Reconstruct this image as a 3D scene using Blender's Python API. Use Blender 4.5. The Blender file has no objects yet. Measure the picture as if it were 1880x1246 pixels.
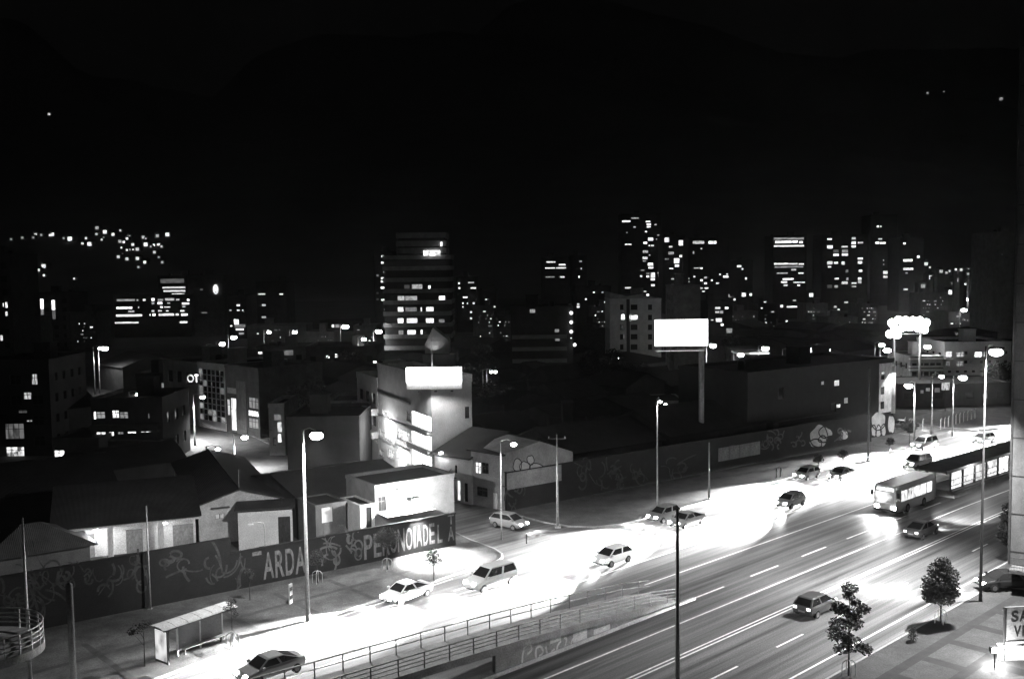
import bpy, bmesh, math, random
from mathutils import Vector, Matrix
rnd = random.Random(7)
S = bpy.context.scene
COL = S.collection
R_ = math.radians

# ------------------------------------------------------------------ camera
FPX, CX, CY, H = 1828.0, 940.0, 623.0, 26.0          # 35 mm lens, ninth-floor window
PITCH, ROLL, HEAD = R_(4.16), R_(0.74), R_(47)
FW = Vector((0, math.cos(PITCH), -math.sin(PITCH)))
_up = Vector((0, math.sin(PITCH), math.cos(PITCH))); _rt = Vector((1, 0, 0))
RT = _rt * math.cos(ROLL) - _up * math.sin(ROLL)
UP = _rt * math.sin(ROLL) + _up * math.cos(ROLL)
cam = bpy.data.cameras.new('camera'); cam.lens = 35.0; cam.sensor_width = 36.0
cam.clip_start = 0.5; cam.clip_end = 9000
co = bpy.data.objects.new('camera', cam); COL.objects.link(co)
co.matrix_world = Matrix(((RT.x, UP.x, -FW.x, 0), (RT.y, UP.y, -FW.y, 0), (RT.z, UP.z, -FW.z, H), (0, 0, 0, 1)))
S.camera = co

# ------------------------------------------------------------------ night sky, moon, exposure
wd = bpy.data.worlds.new('World'); S.world = wd; wd.use_nodes = True
nt = wd.node_tree; bg = nt.nodes['Background']
sky = nt.nodes.new('ShaderNodeTexSky'); sky.sky_type = 'NISHITA'; sky.sun_disc = False
sky.sun_elevation = R_(35); sky.sun_rotation = R_(200)
bw = nt.nodes.new('ShaderNodeRGBToBW')
nt.links.new(sky.outputs[0], bw.inputs[0]); nt.links.new(bw.outputs[0], bg.inputs[0])
bg.inputs[1].default_value = 0.0006
sl = bpy.data.lights.new('moon', 'SUN'); sl.energy = 0.006; sl.angle = R_(0.5); sl.color = (1, 1, 1)
so = bpy.data.objects.new('moon', sl); COL.objects.link(so)
so.rotation_euler = (R_(55), 0, R_(-20))
vs = S.view_settings
vs.view_transform = 'Standard'; vs.look = 'None'; vs.exposure = 0.0; vs.gamma = 1.0; vs.use_curve_mapping = False
S.render.engine = 'CYCLES'
cy = S.cycles
cy.use_light_tree = True; cy.max_bounces = 5; cy.diffuse_bounces = 2; cy.glossy_bounces = 2
cy.transmission_bounces = 2; cy.transparent_max_bounces = 4
cy.sample_clamp_indirect = 2.0; cy.caustics_reflective = False; cy.caustics_refractive = False
cy.use_denoising = True; cy.denoiser = 'OPENIMAGEDENOISE'
cy.use_adaptive_sampling = False

# ------------------------------------------------------------------ pixel / road coordinates -> world
D_ = Vector((math.sin(HEAD), math.cos(HEAD), 0)); N_ = Vector((-math.cos(HEAD), math.sin(HEAD), 0))
ROADANG = math.pi / 2 - HEAD                       # angle of the avenue from world x
def ray(x, y): return FW + RT * ((x - CX) / FPX) + UP * (-(y - CY) / FPX)
def G(x, y, z=0.0):
    r = ray(x, y); t = (z - H) / r.z
    return Vector((r.x * t, r.y * t, z))
def at(x, y, Y):
    r = ray(x, y); t = Y / r.y
    return Vector((r.x * t, Y, H + r.z * t))
def bend(u): return 0.0 if u < 100 else (-0.0012 * (u - 100) ** 2 if u < 180 else -7.68 - 0.192 * (u - 180))
def W(u, v, z=0.0):
    p = D_ * u + N_ * v; return Vector((p.x, p.y, z))
def WB(u, v, z=0.0): return W(u, v + bend(u), z)
def UV(p): return p.x * D_.x + p.y * D_.y, p.x * N_.x + p.y * N_.y
class Plane:
    """vertical plane through o, local x along ang, local y into the building"""
    def __init__(s, o, ang): s.o = Vector((o[0], o[1], 0)); s.a = ang; s.d = Vector((math.cos(ang), math.sin(ang), 0)); s.n = Vector((-math.sin(ang), math.cos(ang), 0))
    def hit(s, x, y):
        r = ray(x, y); t = s.n.dot(s.o) / s.n.dot(r); p = r * t
        return (p - s.o).dot(s.d), H + r.z * t
    def rect(s, x0, y0, x1, y1):
        ym = (y0 + y1) / 2; xm = (x0 + x1) / 2
        a, _ = s.hit(x0, ym); b, _ = s.hit(x1, ym); _, c = s.hit(xm, y1); _, d = s.hit(xm, y0)
        return min(a, b), max(a, b), min(c, d), max(c, d)

# ------------------------------------------------------------------ materials (all neutral: a black-and-white night)
MATS = {}
def mat(name, col=0.2, rough=0.8, var=0.25, scale=1.0, bump=0.0, metal=0.0, spec=0.3, stretch=None, fine=0.4):
    if name in MATS: return MATS[name]
    m = bpy.data.materials.new(name); m.use_nodes = True; t = m.node_tree; b = t.nodes['Principled BSDF']
    b.inputs['Roughness'].default_value = rough; b.inputs['Metallic'].default_value = metal
    b.inputs['Specular IOR Level'].default_value = spec
    tc = t.nodes.new('ShaderNodeTexCoord'); src = tc.outputs['Object']
    if stretch:
        mp = t.nodes.new('ShaderNodeMapping'); mp.inputs['Scale'].default_value = stretch[:3]
        if len(stretch) > 3: mp.inputs['Rotation'].default_value = (0, 0, stretch[3]); mp.vector_type = 'TEXTURE'; mp.inputs['Scale'].default_value = [1 / k for k in stretch[:3]]
        t.links.new(src, mp.inputs[0]); src = mp.outputs[0]
    no = t.nodes.new('ShaderNodeTexNoise'); no.inputs['Scale'].default_value = scale; no.inputs['Detail'].default_value = 6; no.inputs['Roughness'].default_value = 0.65
    t.links.new(src, no.inputs['Vector'])
    mr = t.nodes.new('ShaderNodeMapRange'); mr.inputs[1].default_value = 0.3; mr.inputs[2].default_value = 0.7
    mr.inputs[3].default_value = col * (1 - var); mr.inputs[4].default_value = col * (1 + var)
    t.links.new(no.outputs[0], mr.inputs[0]); out = mr.outputs[0]
    if fine:
        n2 = t.nodes.new('ShaderNodeTexNoise'); n2.inputs['Scale'].default_value = 11.0; n2.inputs['Detail'].default_value = 4; n2.inputs['Roughness'].default_value = .8
        t.links.new(tc.outputs['Object'], n2.inputs['Vector'])
        m2 = t.nodes.new('ShaderNodeMapRange'); m2.inputs[1].default_value = 0.3; m2.inputs[2].default_value = 0.7; m2.inputs[3].default_value = 1 - fine; m2.inputs[4].default_value = 1 + fine
        mu = t.nodes.new('ShaderNodeMath'); mu.operation = 'MULTIPLY'
        t.links.new(n2.outputs[0], m2.inputs[0]); t.links.new(m2.outputs[0], mu.inputs[0]); t.links.new(out, mu.inputs[1]); out = mu.outputs[0]
    t.links.new(out, b.inputs['Base Color'])
    if bump:
        bp = t.nodes.new('ShaderNodeBump'); bp.inputs['Strength'].default_value = bump; bp.inputs['Distance'].default_value = 0.05
        t.links.new(no.outputs[0], bp.inputs['Height']); t.links.new(bp.outputs[0], b.inputs['Normal'])
    MATS[name] = m; return m
def wave_mat(name, col, scale, axis='X', rough=0.6, depth=0.35, bump=0.5, metal=0.0, kind='BANDS'):
    """ribbed sheet, courses of brick and similar: fine relief only"""
    if name in MATS: return MATS[name]
    m = mat(name, col, rough, 0.3, 0.6, 0, metal); t = m.node_tree; b = t.nodes['Principled BSDF']
    tc = t.nodes.new('ShaderNodeTexCoord'); w = t.nodes.new('ShaderNodeTexWave'); w.bands_direction = axis
    w.inputs['Scale'].default_value = scale; w.inputs['Distortion'].default_value = 0.6; w.inputs['Detail'].default_value = 2
    t.links.new(tc.outputs['Object'], w.inputs['Vector'])
    bp = t.nodes.new('ShaderNodeBump'); bp.inputs['Strength'].default_value = bump; bp.inputs['Distance'].default_value = 0.06
    t.links.new(w.outputs['Fac'], bp.inputs['Height']); t.links.new(bp.outputs[0], b.inputs['Normal'])
    return m
def brick_mat(name, col):
    if name in MATS: return MATS[name]
    m = mat(name, col, 0.9, 0.25, 0.8); t = m.node_tree; b = t.nodes['Principled BSDF']
    base = b.inputs['Base Color'].links[0].from_socket
    tc = t.nodes.new('ShaderNodeTexCoord'); sep = t.nodes.new('ShaderNodeSeparateXYZ'); cmb = t.nodes.new('ShaderNodeCombineXYZ')
    ad = t.nodes.new('ShaderNodeMath'); t.links.new(tc.outputs['Object'], sep.inputs[0])
    t.links.new(sep.outputs[0], ad.inputs[0]); t.links.new(sep.outputs[1], ad.inputs[1])
    t.links.new(ad.outputs[0], cmb.inputs[0]); t.links.new(sep.outputs[2], cmb.inputs[1])
    br = t.nodes.new('ShaderNodeTexBrick'); br.inputs['Scale'].default_value = 3.2; br.inputs['Mortar Size'].default_value = 0.03
    br.inputs['Color1'].default_value = (1, 1, 1, 1); br.inputs['Color2'].default_value = (.7, .7, .7, 1); br.inputs['Mortar'].default_value = (.45, .45, .45, 1)
    t.links.new(cmb.outputs[0], br.inputs['Vector'])
    mx = t.nodes.new('ShaderNodeMix'); mx.data_type = 'RGBA'; mx.blend_type = 'MULTIPLY'; mx.inputs[0].default_value = 0.6
    t.links.new(base, mx.inputs[6]); t.links.new(br.outputs[0], mx.inputs[7]); t.links.new(mx.outputs[2], b.inputs['Base Color'])
    return m
def emit(name, s, pattern=0.0, sample=True):
    """things that give off light: lamps and lit rooms seen through glass"""
    if name in MATS: return MATS[name]
    m = bpy.data.materials.new(name); m.use_nodes = True; t = m.node_tree; b = t.nodes['Principled BSDF']
    b.inputs['Base Color'].default_value = (0.5, 0.5, 0.5, 1); b.inputs['Roughness'].default_value = 0.3
    b.inputs['Emission Color'].default_value = (1, 1, 1, 1); b.inputs['Emission Strength'].default_value = s
    if pattern:      # curtains, furniture and room depth behind the pane
        tc = t.nodes.new('ShaderNodeTexCoord'); oi = t.nodes.new('ShaderNodeObjectInfo')
        ad = t.nodes.new('ShaderNodeVectorMath'); sc = t.nodes.new('ShaderNodeMath'); sc.operation = 'MULTIPLY'; sc.inputs[1].default_value = 50
        t.links.new(oi.outputs['Random'], sc.inputs[0]); t.links.new(tc.outputs['Object'], ad.inputs[0]); t.links.new(sc.outputs[0], ad.inputs[1])
        mp = t.nodes.new('ShaderNodeMapping'); mp.inputs['Scale'].default_value = (3.2, 1, 1.1); t.links.new(ad.outputs[0], mp.inputs[0])
        no = t.nodes.new('ShaderNodeTexNoise'); no.inputs['Scale'].default_value = 1.6; no.inputs['Detail'].default_value = 3
        t.links.new(mp.outputs[0], no.inputs['Vector'])
        mr = t.nodes.new('ShaderNodeMapRange'); mr.inputs[1].default_value = 0.36; mr.inputs[2].default_value = 0.58
        mr.inputs[3].default_value = s * (1 - pattern); mr.inputs[4].default_value = s * (1 + 0.4 * pattern)
        t.links.new(no.outputs[0], mr.inputs[0])
        r2 = t.nodes.new('ShaderNodeMapRange'); r2.inputs[3].default_value = 0.18; r2.inputs[4].default_value = 1.5
        mu = t.nodes.new('ShaderNodeMath'); mu.operation = 'MULTIPLY'
        t.links.new(oi.outputs['Random'], r2.inputs[0]); t.links.new(mr.outputs[0], mu.inputs[0]); t.links.new(r2.outputs[0], mu.inputs[1])
        t.links.new(mu.outputs[0], b.inputs['Emission Strength'])
    m.cycles.emission_sampling = 'AUTO' if sample else 'NONE'
    MATS[name] = m; return m
E_FAR = emit('lit_window_far', 1.7, 0.6, False)
E_DIM = emit('lit_window_dim', 0.22, 0.7, False)
E_HI = emit('lit_window_bright', 3.0, 0.75, False)
E_BAY = emit('floodlit_bay_glow', 7.0, 0.4)  # bay panes glow in place of floodlight falling on the bay
E_ROOM = emit('lit_room', 1.1, 0.9, False)
E_LAMP = emit('lamp_glow', 30.0, 0, False)
E_BOARD = emit('floodlit_board_glow', 5.0)  # billboard face glows itself in place of its floodlights
E_BAR = emit('light_bar_glow', 60.0)
E_HEAD = emit('headlamp_glow', 60.0, 0, False)
E_TAIL = emit('tail_lamp_glow', 3.5, 0, False)
GLASS = mat('dark_glass', 0.02, 0.12, 0.2, 1, 0, 0, 0.6, fine=0)
ASPHALT = mat('asphalt', 0.11, 0.55, 0.8, 1.0, 0.25, 0, 0.4, (0.025, 1.5, 1, ROADANG), 0.6)  # tyre-worn bands along the lanes, streaked harder to echo light trails
PAVE = mat('pavement', 0.085, 0.85, 0.45, 0.5, 0.2, fine=0.65)
PAVE_N = mat('near_pavement', 0.04, 0.8, 0.5, 0.32, 0.2, fine=0.65)
DIRT = mat('city_ground', 0.05, 0.95, 0.4, 0.05)
KERB = mat('kerb_concrete', 0.3, 0.8, 0.25, 1.5)
PAINT = mat('road_paint', 0.75, 0.6, 0.25, 2.5, fine=0.25)
CONC = mat('concrete', 0.3, 0.85, 0.3, 0.7, 0.2)
CONC_D = mat('dark_concrete', 0.1, 0.9, 0.35, 0.6, 0.2)

CONC_L = mat('light_render', 0.55, 0.85, 0.2, 0.6, 0.15)
WHITE = mat('white_paint', 0.75, 0.8, 0.15, 0.5, 0.1)
RENDER_D = mat('dark_render', 0.055, 0.9, 0.35, 0.4)
RENDER_M = mat('grey_render', 0.22, 0.9, 0.3, 0.5)
STEEL = mat('galvanised_steel', 0.45, 0.5, 0.2, 3, 0, 0.5)
STEEL_D = mat('dark_steel', 0.06, 0.5, 0.3, 3, 0, 0.4)
RUBBER = mat('rubber', 0.02, 0.9, 0.2, 3)
BLACKP = mat('black_plastic', 0.02, 0.5, 0.1, 3)
ROOF_S = wave_mat('ribbed_roof_sheet', 0.06, 2.2, 'X')
ROOF_T = wave_mat('old_tile_roof', 0.03, 3.0, 'X', 0.9)
ROOF_F = mat('flat_roof_felt', 0.03, 0.95, 0.4, 0.4)
BRICK = brick_mat('painted_brick', 0.42)
BRICK_D = brick_mat('dark_brick', 0.09)
WALL_K = brick_mat('dark_block_wall', 0.024)  # even near-black tone over block courses
BRICK_W = brick_mat('whitewashed_brick', 0.62)
BARK = mat('bark', 0.06, 0.95, 0.3, 4)
LEAF = mat('leaves', 0.05, 0.7, 0.4, 2)
HILL = mat('forest_slope', 0.12, 1.0, 0.3, 0.01)
G_LIGHT = mat('spray_paint_pale', 0.6, 0.7, 0.35, 0.9)
G_MID = mat('spray_paint_grey', 0.2, 0.7, 0.4, 0.9)
G_DARK = mat('spray_paint_black', 0.015, 0.7, 0.3, 0.9)
G_LET = mat('lettering_paint', 0.14, 0.8, 0.8, 2.2)

# ------------------------------------------------------------------ mesh helpers
class MB:
    def __init__(s): s.v = []; s.f = []
    def quad(s, a, b, c, d): i = len(s.v); s.v += [tuple(a), tuple(b), tuple(c), tuple(d)]; s.f.append((i, i + 1, i + 2, i + 3)); return s
    def poly(s, pts): i = len(s.v); s.v += [tuple(p) for p in pts]; s.f.append(tuple(range(i, i + len(pts)))); return s
    def box(s, x0, x1, y0, y1, z0, z1):
        i = len(s.v); s.v += [(x, y, z) for z in (z0, z1) for x, y in ((x0, y0), (x1, y0), (x1, y1), (x0, y1))]
        s.f += [tuple(i + k for k in q) for q in ((3, 2, 1, 0), (4, 5, 6, 7), (0, 1, 5, 4), (1, 2, 6, 5), (2, 3, 7, 6), (3, 0, 4, 7))]; return s
    def tube(s, pts, r, n=8, cap=True):
        pts = [Vector(p) for p in pts]; rs = r if isinstance(r, (list, tuple)) else [r] * len(pts); base = len(s.v)
        for k, p in enumerate(pts):
            t = (pts[min(k + 1, len(pts) - 1)] - pts[max(k - 1, 0)]).normalized()
            a = t.cross(Vector((0, 0, 1)) if abs(t.z) < .9 else Vector((1, 0, 0))).normalized(); b = t.cross(a)
            for j in range(n):
                q = 2 * math.pi * j / n; w = p + (a * math.cos(q) + b * math.sin(q)) * rs[k]; s.v.append(tuple(w))
        for k in range(len(pts) - 1):
            for j in range(n):
                a = base + k * n + j; b = base + k * n + (j + 1) % n; s.f.append((a, b, b + n, a + n))
        if cap:
            s.f.append(tuple(base + j for j in range(n))[::-1]); s.f.append(tuple(base + (len(pts) - 1) * n + j for j in range(n)))
        return s
    def loft(s, rings, cap=True):
        n = len(rings[0]); base = len(s.v)
        for r in rings: s.v += [tuple(p) for p in r]
        for k in range(len(rings) - 1):
            for j in range(n):
                a = base + k * n + j; b = base + k * n + (j + 1) % n; s.f.append((a, b, b + n, a + n))
        if cap: s.f.append(tuple(range(base, base + n))[::-1]); s.f.append(tuple(range(base + (len(rings) - 1) * n, base + len(rings) * n)))
        return s
    def prism(s, pts, y0, y1):         # outline in x,z extruded along y
        n = len(pts); i = len(s.v); s.v += [(x, y0, z) for x, z in pts] + [(x, y1, z) for x, z in pts]
        s.f.append(tuple(range(i, i + n))); s.f.append(tuple(range(i + n, i + 2 * n))[::-1])
        for k in range(n): s.f.append((i + k, i + n + k, i + n + (k + 1) % n, i + (k + 1) % n))
        return s
    def mesh(s, name, m):
        me = bpy.data.meshes.new(name); me.from_pydata(s.v, [], s.f); me.update(); me.materials.append(m); return me
    def obj(s, name, m, parent=None, smooth=False):
        me = s.mesh(name, m)
        if smooth: me.polygons.foreach_set('use_smooth', [True] * len(me.polygons))
        o = bpy.data.objects.new(name, me); COL.objects.link(o); o.parent = parent; return o
def tag(o, label=None, cat=None, group=None, kind=None):
    if label: o['label'] = label
    if cat: o['category'] = cat
    if group: o['group'] = group
    if kind: o['kind'] = kind
    return o
def thing(name, label, cat, loc=(0, 0, 0), rz=0.0, group=None):
    o = bpy.data.objects.new(name, None); COL.objects.link(o); o.location = Vector(loc).to_3d() if len(loc) == 2 else loc
    o.rotation_euler = (0, 0, rz); o.empty_display_size = 0.2
    return tag(o, label, cat, group)
UNIT = {}
def piece(name, m, parent, x0, x1, y0, y1, z0, z1):
    """a box-shaped piece that shares one unit mesh per material"""
    k = m.name
    if k not in UNIT: UNIT[k] = MB().box(-.5, .5, -.5, .5, -.5, .5).mesh('piece_' + k, m)
    o = bpy.data.objects.new(name, UNIT[k]); COL.objects.link(o); o.parent = parent
    o.location = ((x0 + x1) / 2, (y0 + y1) / 2, (z0 + z1) / 2); o.scale = (max(x1 - x0, .002), max(y1 - y0, .002), max(z1 - z0, .002)); return o
def copy_tree(o, parent=None):
    c = o.copy(); COL.objects.link(c); c.parent = parent
    for ch in o.children: copy_tree(ch, c)
    return c
def lamp_light(parent, loc, power, kind='POINT', size=0.15, aim=None, cone=150, blend=0.4):
    l = bpy.data.lights.new('lamp_light', kind); l.energy = power; l.color = (1, 1, 1); l.shadow_soft_size = size
    if kind == 'SPOT': l.spot_size = R_(cone); l.spot_blend = blend
    o = bpy.data.objects.new('lamp_light', l); COL.objects.link(o); o.parent = parent; o.location = loc
    if kind == 'SPOT':
        o.rotation_mode = 'QUATERNION'; o.rotation_quaternion = (Vector(aim) if aim else Vector((0, 0, -1))).normalized().to_track_quat('-Z', 'Y')
    return o

# wall with real openings: P(x, z, depth) maps panel coordinates to local coordinates
def panel(mb, P, x0, x1, z0, z1, holes, dep=0.18):
    xs = sorted({x0, x1, *[min(max(h[i], x0), x1) for h in holes for i in (0, 1)]}); zs = sorted({z0, z1, *[min(max(h[i], z0), z1) for h in holes for i in (2, 3)]})
    for i in range(len(xs) - 1):
        run = None
        for j in range(len(zs) - 1):
            cx = (xs[i] + xs[i + 1]) / 2; cz = (zs[j] + zs[j + 1]) / 2
            solid = not any(h[0] < cx < h[1] and h[2] < cz < h[3] for h in holes)
            if solid: run = zs[j] if run is None else run
            if run is not None and (not solid or j == len(zs) - 2):
                top = zs[j] if not solid else zs[j + 1]
                mb.quad(P(xs[i], run, 0), P(xs[i + 1], run, 0), P(xs[i + 1], top, 0), P(xs[i], top, 0)); run = None
    for a, b, c, d in holes:
        mb.quad(P(a, c, 0), P(b, c, 0), P(b, c, dep), P(a, c, dep)); mb.quad(P(a, d, 0), P(b, d, 0), P(b, d, dep), P(a, d, dep))
        mb.quad(P(a, c, 0), P(a, d, 0), P(a, d, dep), P(a, c, dep)); mb.quad(P(b, c, 0), P(b, d, 0), P(b, d, dep), P(b, c, dep))
def overlaps(r, rs, g=0.05): return any(r[0] < q[1] + g and r[1] > q[0] - g and r[2] < q[3] + g and r[3] > q[2] - g for q in rs)
def grid(x0, x1, z0, z1, nx, nz, fx=.55, fz=.5):
    dx = (x1 - x0) / nx; dz = (z1 - z0) / nz
    return [(x0 + (i + .5 - fx / 2) * dx, x0 + (i + .5 + fx / 2) * dx, z0 + (j + .5 - fz / 2) * dz, z0 + (j + .5 + fz / 2) * dz) for j in range(nz) for i in range(nx)]
FRM = STEEL_D
def building(name, label, cat, o, ang, w, d, h, wallm, front=(), side=(), left=(), dark=(), dark_side=(), dark_left=(), parapet=0.6, group=None, frames=False, roofm=None, sills=False, base=0.0):
    """front/side/left: (rect, material) lit windows; dark*: rects of unlit windows"""
    t = thing(name, label, cat, (o[0], o[1], base), ang, group)
    faces = {'front': (lambda x, z, e: (x, e, z), w, list(front), list(dark)), 'right': (lambda x, z, e: (w - e, x, z), d, list(side), list(dark_side)),
             'left': (lambda x, z, e: (e, x, z), d, list(left), list(dark_left))}
    mb = MB()
    for key, (P, ww, lit, dk) in faces.items():
        wins = []; rs = []
        for r, m in lit:
            r = (max(r[0], .05), min(r[1], ww - .05), max(r[2], .05), min(r[3], h - .05))
            if r[1] - r[0] < .05 or r[3] - r[2] < .05 or overlaps(r, rs, .01): continue
            wins.append((r, m)); rs.append(r)
        for r in dk:
            if not overlaps(r, rs) and r[3] < h and r[1] < ww: wins.append((r, GLASS)); rs.append(r)
        panel(mb, P, 0, ww, 0, h, rs)
        for r, m in wins:
            e0, e1 = .13, .17
            if key == 'front': wn = piece('window', m, t, r[0], r[1], e0, e1, r[2], r[3])
            elif key == 'right': wn = piece('window', m, t, w - e1, w - e0, r[0], r[1], r[2], r[3])
            else: wn = piece('window', m, t, e0, e1, r[0], r[1], r[2], r[3])
            if frames and key == 'front':
                fw = min(.035, (r[1] - r[0]) * .05); sx = 1 / (r[1] - r[0]); sz = 1 / (r[3] - r[2]); f = MB()
                nb = max(2, round((r[1] - r[0]) / 0.8))
                for k in range(nb + 1):
                    c = -.5 + k / nb; f.box(c - fw * sx, c + fw * sx, -1.3, -.55, -.5, .5)
                for c in (-.5, .15, .5): f.box(-.5, .5, -1.2, -.6, c - fw * sz, c + fw * sz)
                fo = f.obj('window_frame', FRM, wn)
            if sills and key == 'front': piece('sill', CONC, t, r[0] - .08, r[1] + .08, -.09, -.003, r[2] - .12, r[2] - .02)
    mb.quad((w, d, 0), (0, d, 0), (0, d, h), (w, d, h)); mb.quad((0, 0, h), (w, 0, h), (w, d, h), (0, d, h))
    mb.obj('wall', wallm, t)
    if parapet:
        pm = MB(); pt = .2; z0, z1 = h + .004, h + parapet
        pm.box(-.06, w + .06, -.06, pt, z0, z1).box(-.06, w + .06, d - pt, d + .06, z0, z1).box(-.06, pt, pt + .002, d - pt - .002, z0, z1).box(w - pt, w + .06, pt + .002, d - pt - .002, z0, z1)
        pm.obj('parapet', wallm, t)
        piece('roof', roofm or ROOF_F, t, pt + .01, w - pt - .01, pt + .01, d - pt - .01, h + .004, h + .06)
    if parapet and w > 5 and d > 7 and h > 6:
        rg = random.Random(int(o[0] * 10)); hx = rg.uniform(.2, .6) * w; hy = rg.uniform(.35, .6) * d
        MB().box(hx, hx + min(2.6, w * .25), hy, hy + 2.4, h + .062, h + 2.5).box(hx - .15, hx + min(2.6, w * .25) + .15, hy - .15, hy + 2.55, h + 2.503, h + 2.6).obj('stair_hut', wallm, t)
        tx = rg.uniform(.12, .85) * w; ty = rg.uniform(.3, .7) * d
        if not hx - .8 < tx < hx + 3.4: MB().tube([(tx, ty, h + .062), (tx, ty, h + 1.2), (tx, ty, h + 1.4)], [.6, .55, .2], 12).obj('water_tank', BLACKP, t, True)
    return t
def gable_house(name, label, cat, o, ang, w, d, h, rise, wallm, roofm, axis='y', front=(), dark=(), side=(), group=None, over=0.35, frames=False):
    """pitched roof; axis = direction of the ridge in local coordinates"""
    t = thing(name, label, cat, (o[0], o[1], 0), ang, group); mb = MB(); rs = []; wins = []
    for r, m in list(front) + [(q, GLASS) for q in dark]:
        r = (max(r[0], .05), min(r[1], w - .05), max(r[2], .05), min(r[3], h - .03))
        if r[1] - r[0] > .05 and r[3] - r[2] > .05 and not overlaps(r, rs, .01): rs.append(r); wins.append((r, m))
    panel(mb, lambda x, z, e: (x, e, z), 0, w, 0, h, rs)
    mb.quad((w, 0, 0), (w, d, 0), (w, d, h), (w, 0, h)); mb.quad((0, d, 0), (0, 0, 0), (0, 0, h), (0, d, h)); mb.quad((w, d, 0), (0, d, 0), (0, d, h), (w, d, h))
    if axis == 'y':
        mb.poly([(0, 0, h), (w, 0, h), (w / 2, 0, h + rise)]); mb.poly([(w, d, h), (0, d, h), (w / 2, d, h + rise)])
    else:
        mb.poly([(0, d, h), (0, 0, h), (0, d / 2, h + rise)]); mb.poly([(w, 0, h), (w, d, h), (w, d / 2, h + rise)])
    mb.obj('wall', wallm, t)
    for r, m in wins:
        wn = piece('window', m, t, r[0], r[1], .1, .14, r[2], r[3])
        if frames:
            fw = .03; sx = 1 / (r[1] - r[0]); sz = 1 / (r[3] - r[2]); f = MB(); nb = max(2, round((r[1] - r[0]) / .7))
            for k in range(nb + 1): c = -.5 + k / nb; f.box(c - fw * sx, c + fw * sx, -1.4, -.55, -.5, .5)
            for c in (-.5, .5): f.box(-.5, .5, -1.3, -.6, c - fw * sz, c + fw * sz)
            f.obj('window_frame', FRM, wn)
    th = .12; rm = MB()
    def slab(a, b, c, e):
        up = Vector((0, 0, th)); pts = [Vector(q) + Vector((0, 0, .01)) for q in (a, b, c, e)]
        rm.quad(*pts[::-1]); rm.quad(*[p + up for p in pts])
        for k in range(4): rm.quad(pts[k], pts[(k + 1) % 4], pts[(k + 1) % 4] + up, pts[k] + up)
    if axis == 'y':
        k = rise / (w / 2); e = over
        slab((-e, -e, h - e * k), (w / 2, -e, h + rise), (w / 2, d + e, h + rise), (-e, d + e, h - e * k))
        slab((w / 2, -e, h + rise), (w + e, -e, h - e * k), (w + e, d + e, h - e * k), (w / 2, d + e, h + rise))
        rd = [(w / 2, -e, h + rise + th), (w / 2, d + e, h + rise + th)]
    else:
        k = rise / (d / 2); e = over
        slab((-e, -e, h - e * k), (w + e, -e, h - e * k), (w + e, d / 2, h + rise), (-e, d / 2, h + rise))
        slab((-e, d / 2, h + rise), (w + e, d / 2, h + rise), (w + e, d + e, h - e * k), (-e, d + e, h - e * k))
        rd = [(-e, d / 2, h + rise + th), (w + e, d / 2, h + rise + th)]
    ro = rm.obj('roof', roofm, t); MB().tube(rd, .1, 6).obj('ridge_cap', roofm, ro)
    return t

# crops used while reading the photograph: (x offset, y offset, scale)
def crop(ox, oy, k, lst): return [(ox + (a - c / 2) / k, oy + (b - d / 2) / k, ox + (a + c / 2) / k, oy + (b + d / 2) / k) for a, b, c, d in lst]
c1 = lambda l: crop(0, 400, 3.894, l)
c2 = lambda l: crop(400, 400, 3.481, l)
c3 = lambda l: crop(880, 380, 3.615, l)
c4 = lambda l: crop(1360, 380, 3.615, l)
c5 = lambda l: crop(0, 640, 3.894, l)
c6 = lambda l: crop(440, 640, 3.894, l)
def pxb(name, label, cat, x0, x1, ytop, Y, d, wallm, lit=(), dim=(), nx=0, nz=0, fx=.5, fz=.45, m=None, **kw):
    """a building whose front stands square to the view at depth Y, spanning image columns x0..x1"""
    a = at(x0, 600, Y); b = at(x1, 600, Y); top = at((x0 + x1) / 2, ytop, Y).z
    pl = Plane((a.x, Y), 0.0); w = b.x - a.x
    fr = [(pl.rect(*r), m or E_FAR) for r in lit] + [(pl.rect(*r), E_DIM) for r in dim]
    if not nx and not any(k in name for k in ('party', 'block_', 'chapel', 'station', 'shop', 'rear_block', 'grey_flats', 'ledged')): nx, nz = max(2, int(w / 2.6)), max(1, int(top / 3.1))
    dk = grid(.3, w - .3, 0.8, top - .8, nx, nz, fx, fz) if nx else ()
    ds = grid(.8, d - .8, .8, top - .6, max(2, int(d / 3)), max(1, int(top / 3.1)), .4, .4) if 'party' not in name and Y < 240 else ()
    return building(name, label, cat, (a.x, Y), 0.0, w, d, top, wallm, front=fr, dark=dk, dark_side=ds, dark_left=ds, **kw)

# ================================================================== THE SETTING
def terrain(x, y):
    t = max(0.0, (y - 820) / 2700.0)
    if t == 0: return 0.0
    r = 1 + .13 * math.sin(x / 420 + 1.2) + .08 * math.sin(x / 170 + y / 310) + .05 * math.sin(x / 77 + y / 120)
    return min(t, 1.15) ** 1.25 * 780 * r * (1 if t < 1.0 else 1 - (t - 1.0) * .4)
def on_terrain(x, y):
    r = ray(x, y); t = 100.0
    while t < 5200:
        p = r * t
        if H + p.z <= terrain(p.x, p.y): return Vector((p.x, p.y, terrain(p.x, p.y)))
        t += 3.0
    return at(x, y, 3400)
tag(MB().quad((-5000, -400, -.06), (5000, -400, -.06), (5000, 7000, -.06), (-5000, 7000, -.06)).obj('ground', DIRT), kind='structure')
hm = MB(); nx_, ny_ = 130, 60
for j in range(ny_):
    for i in range(nx_):
        x = -3000 + 6400 * i / (nx_ - 1); y = 790 + 3500 * (j / (ny_ - 1)) ** 1.2
        hm.v.append((x, y, terrain(x, y) - .3))
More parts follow.
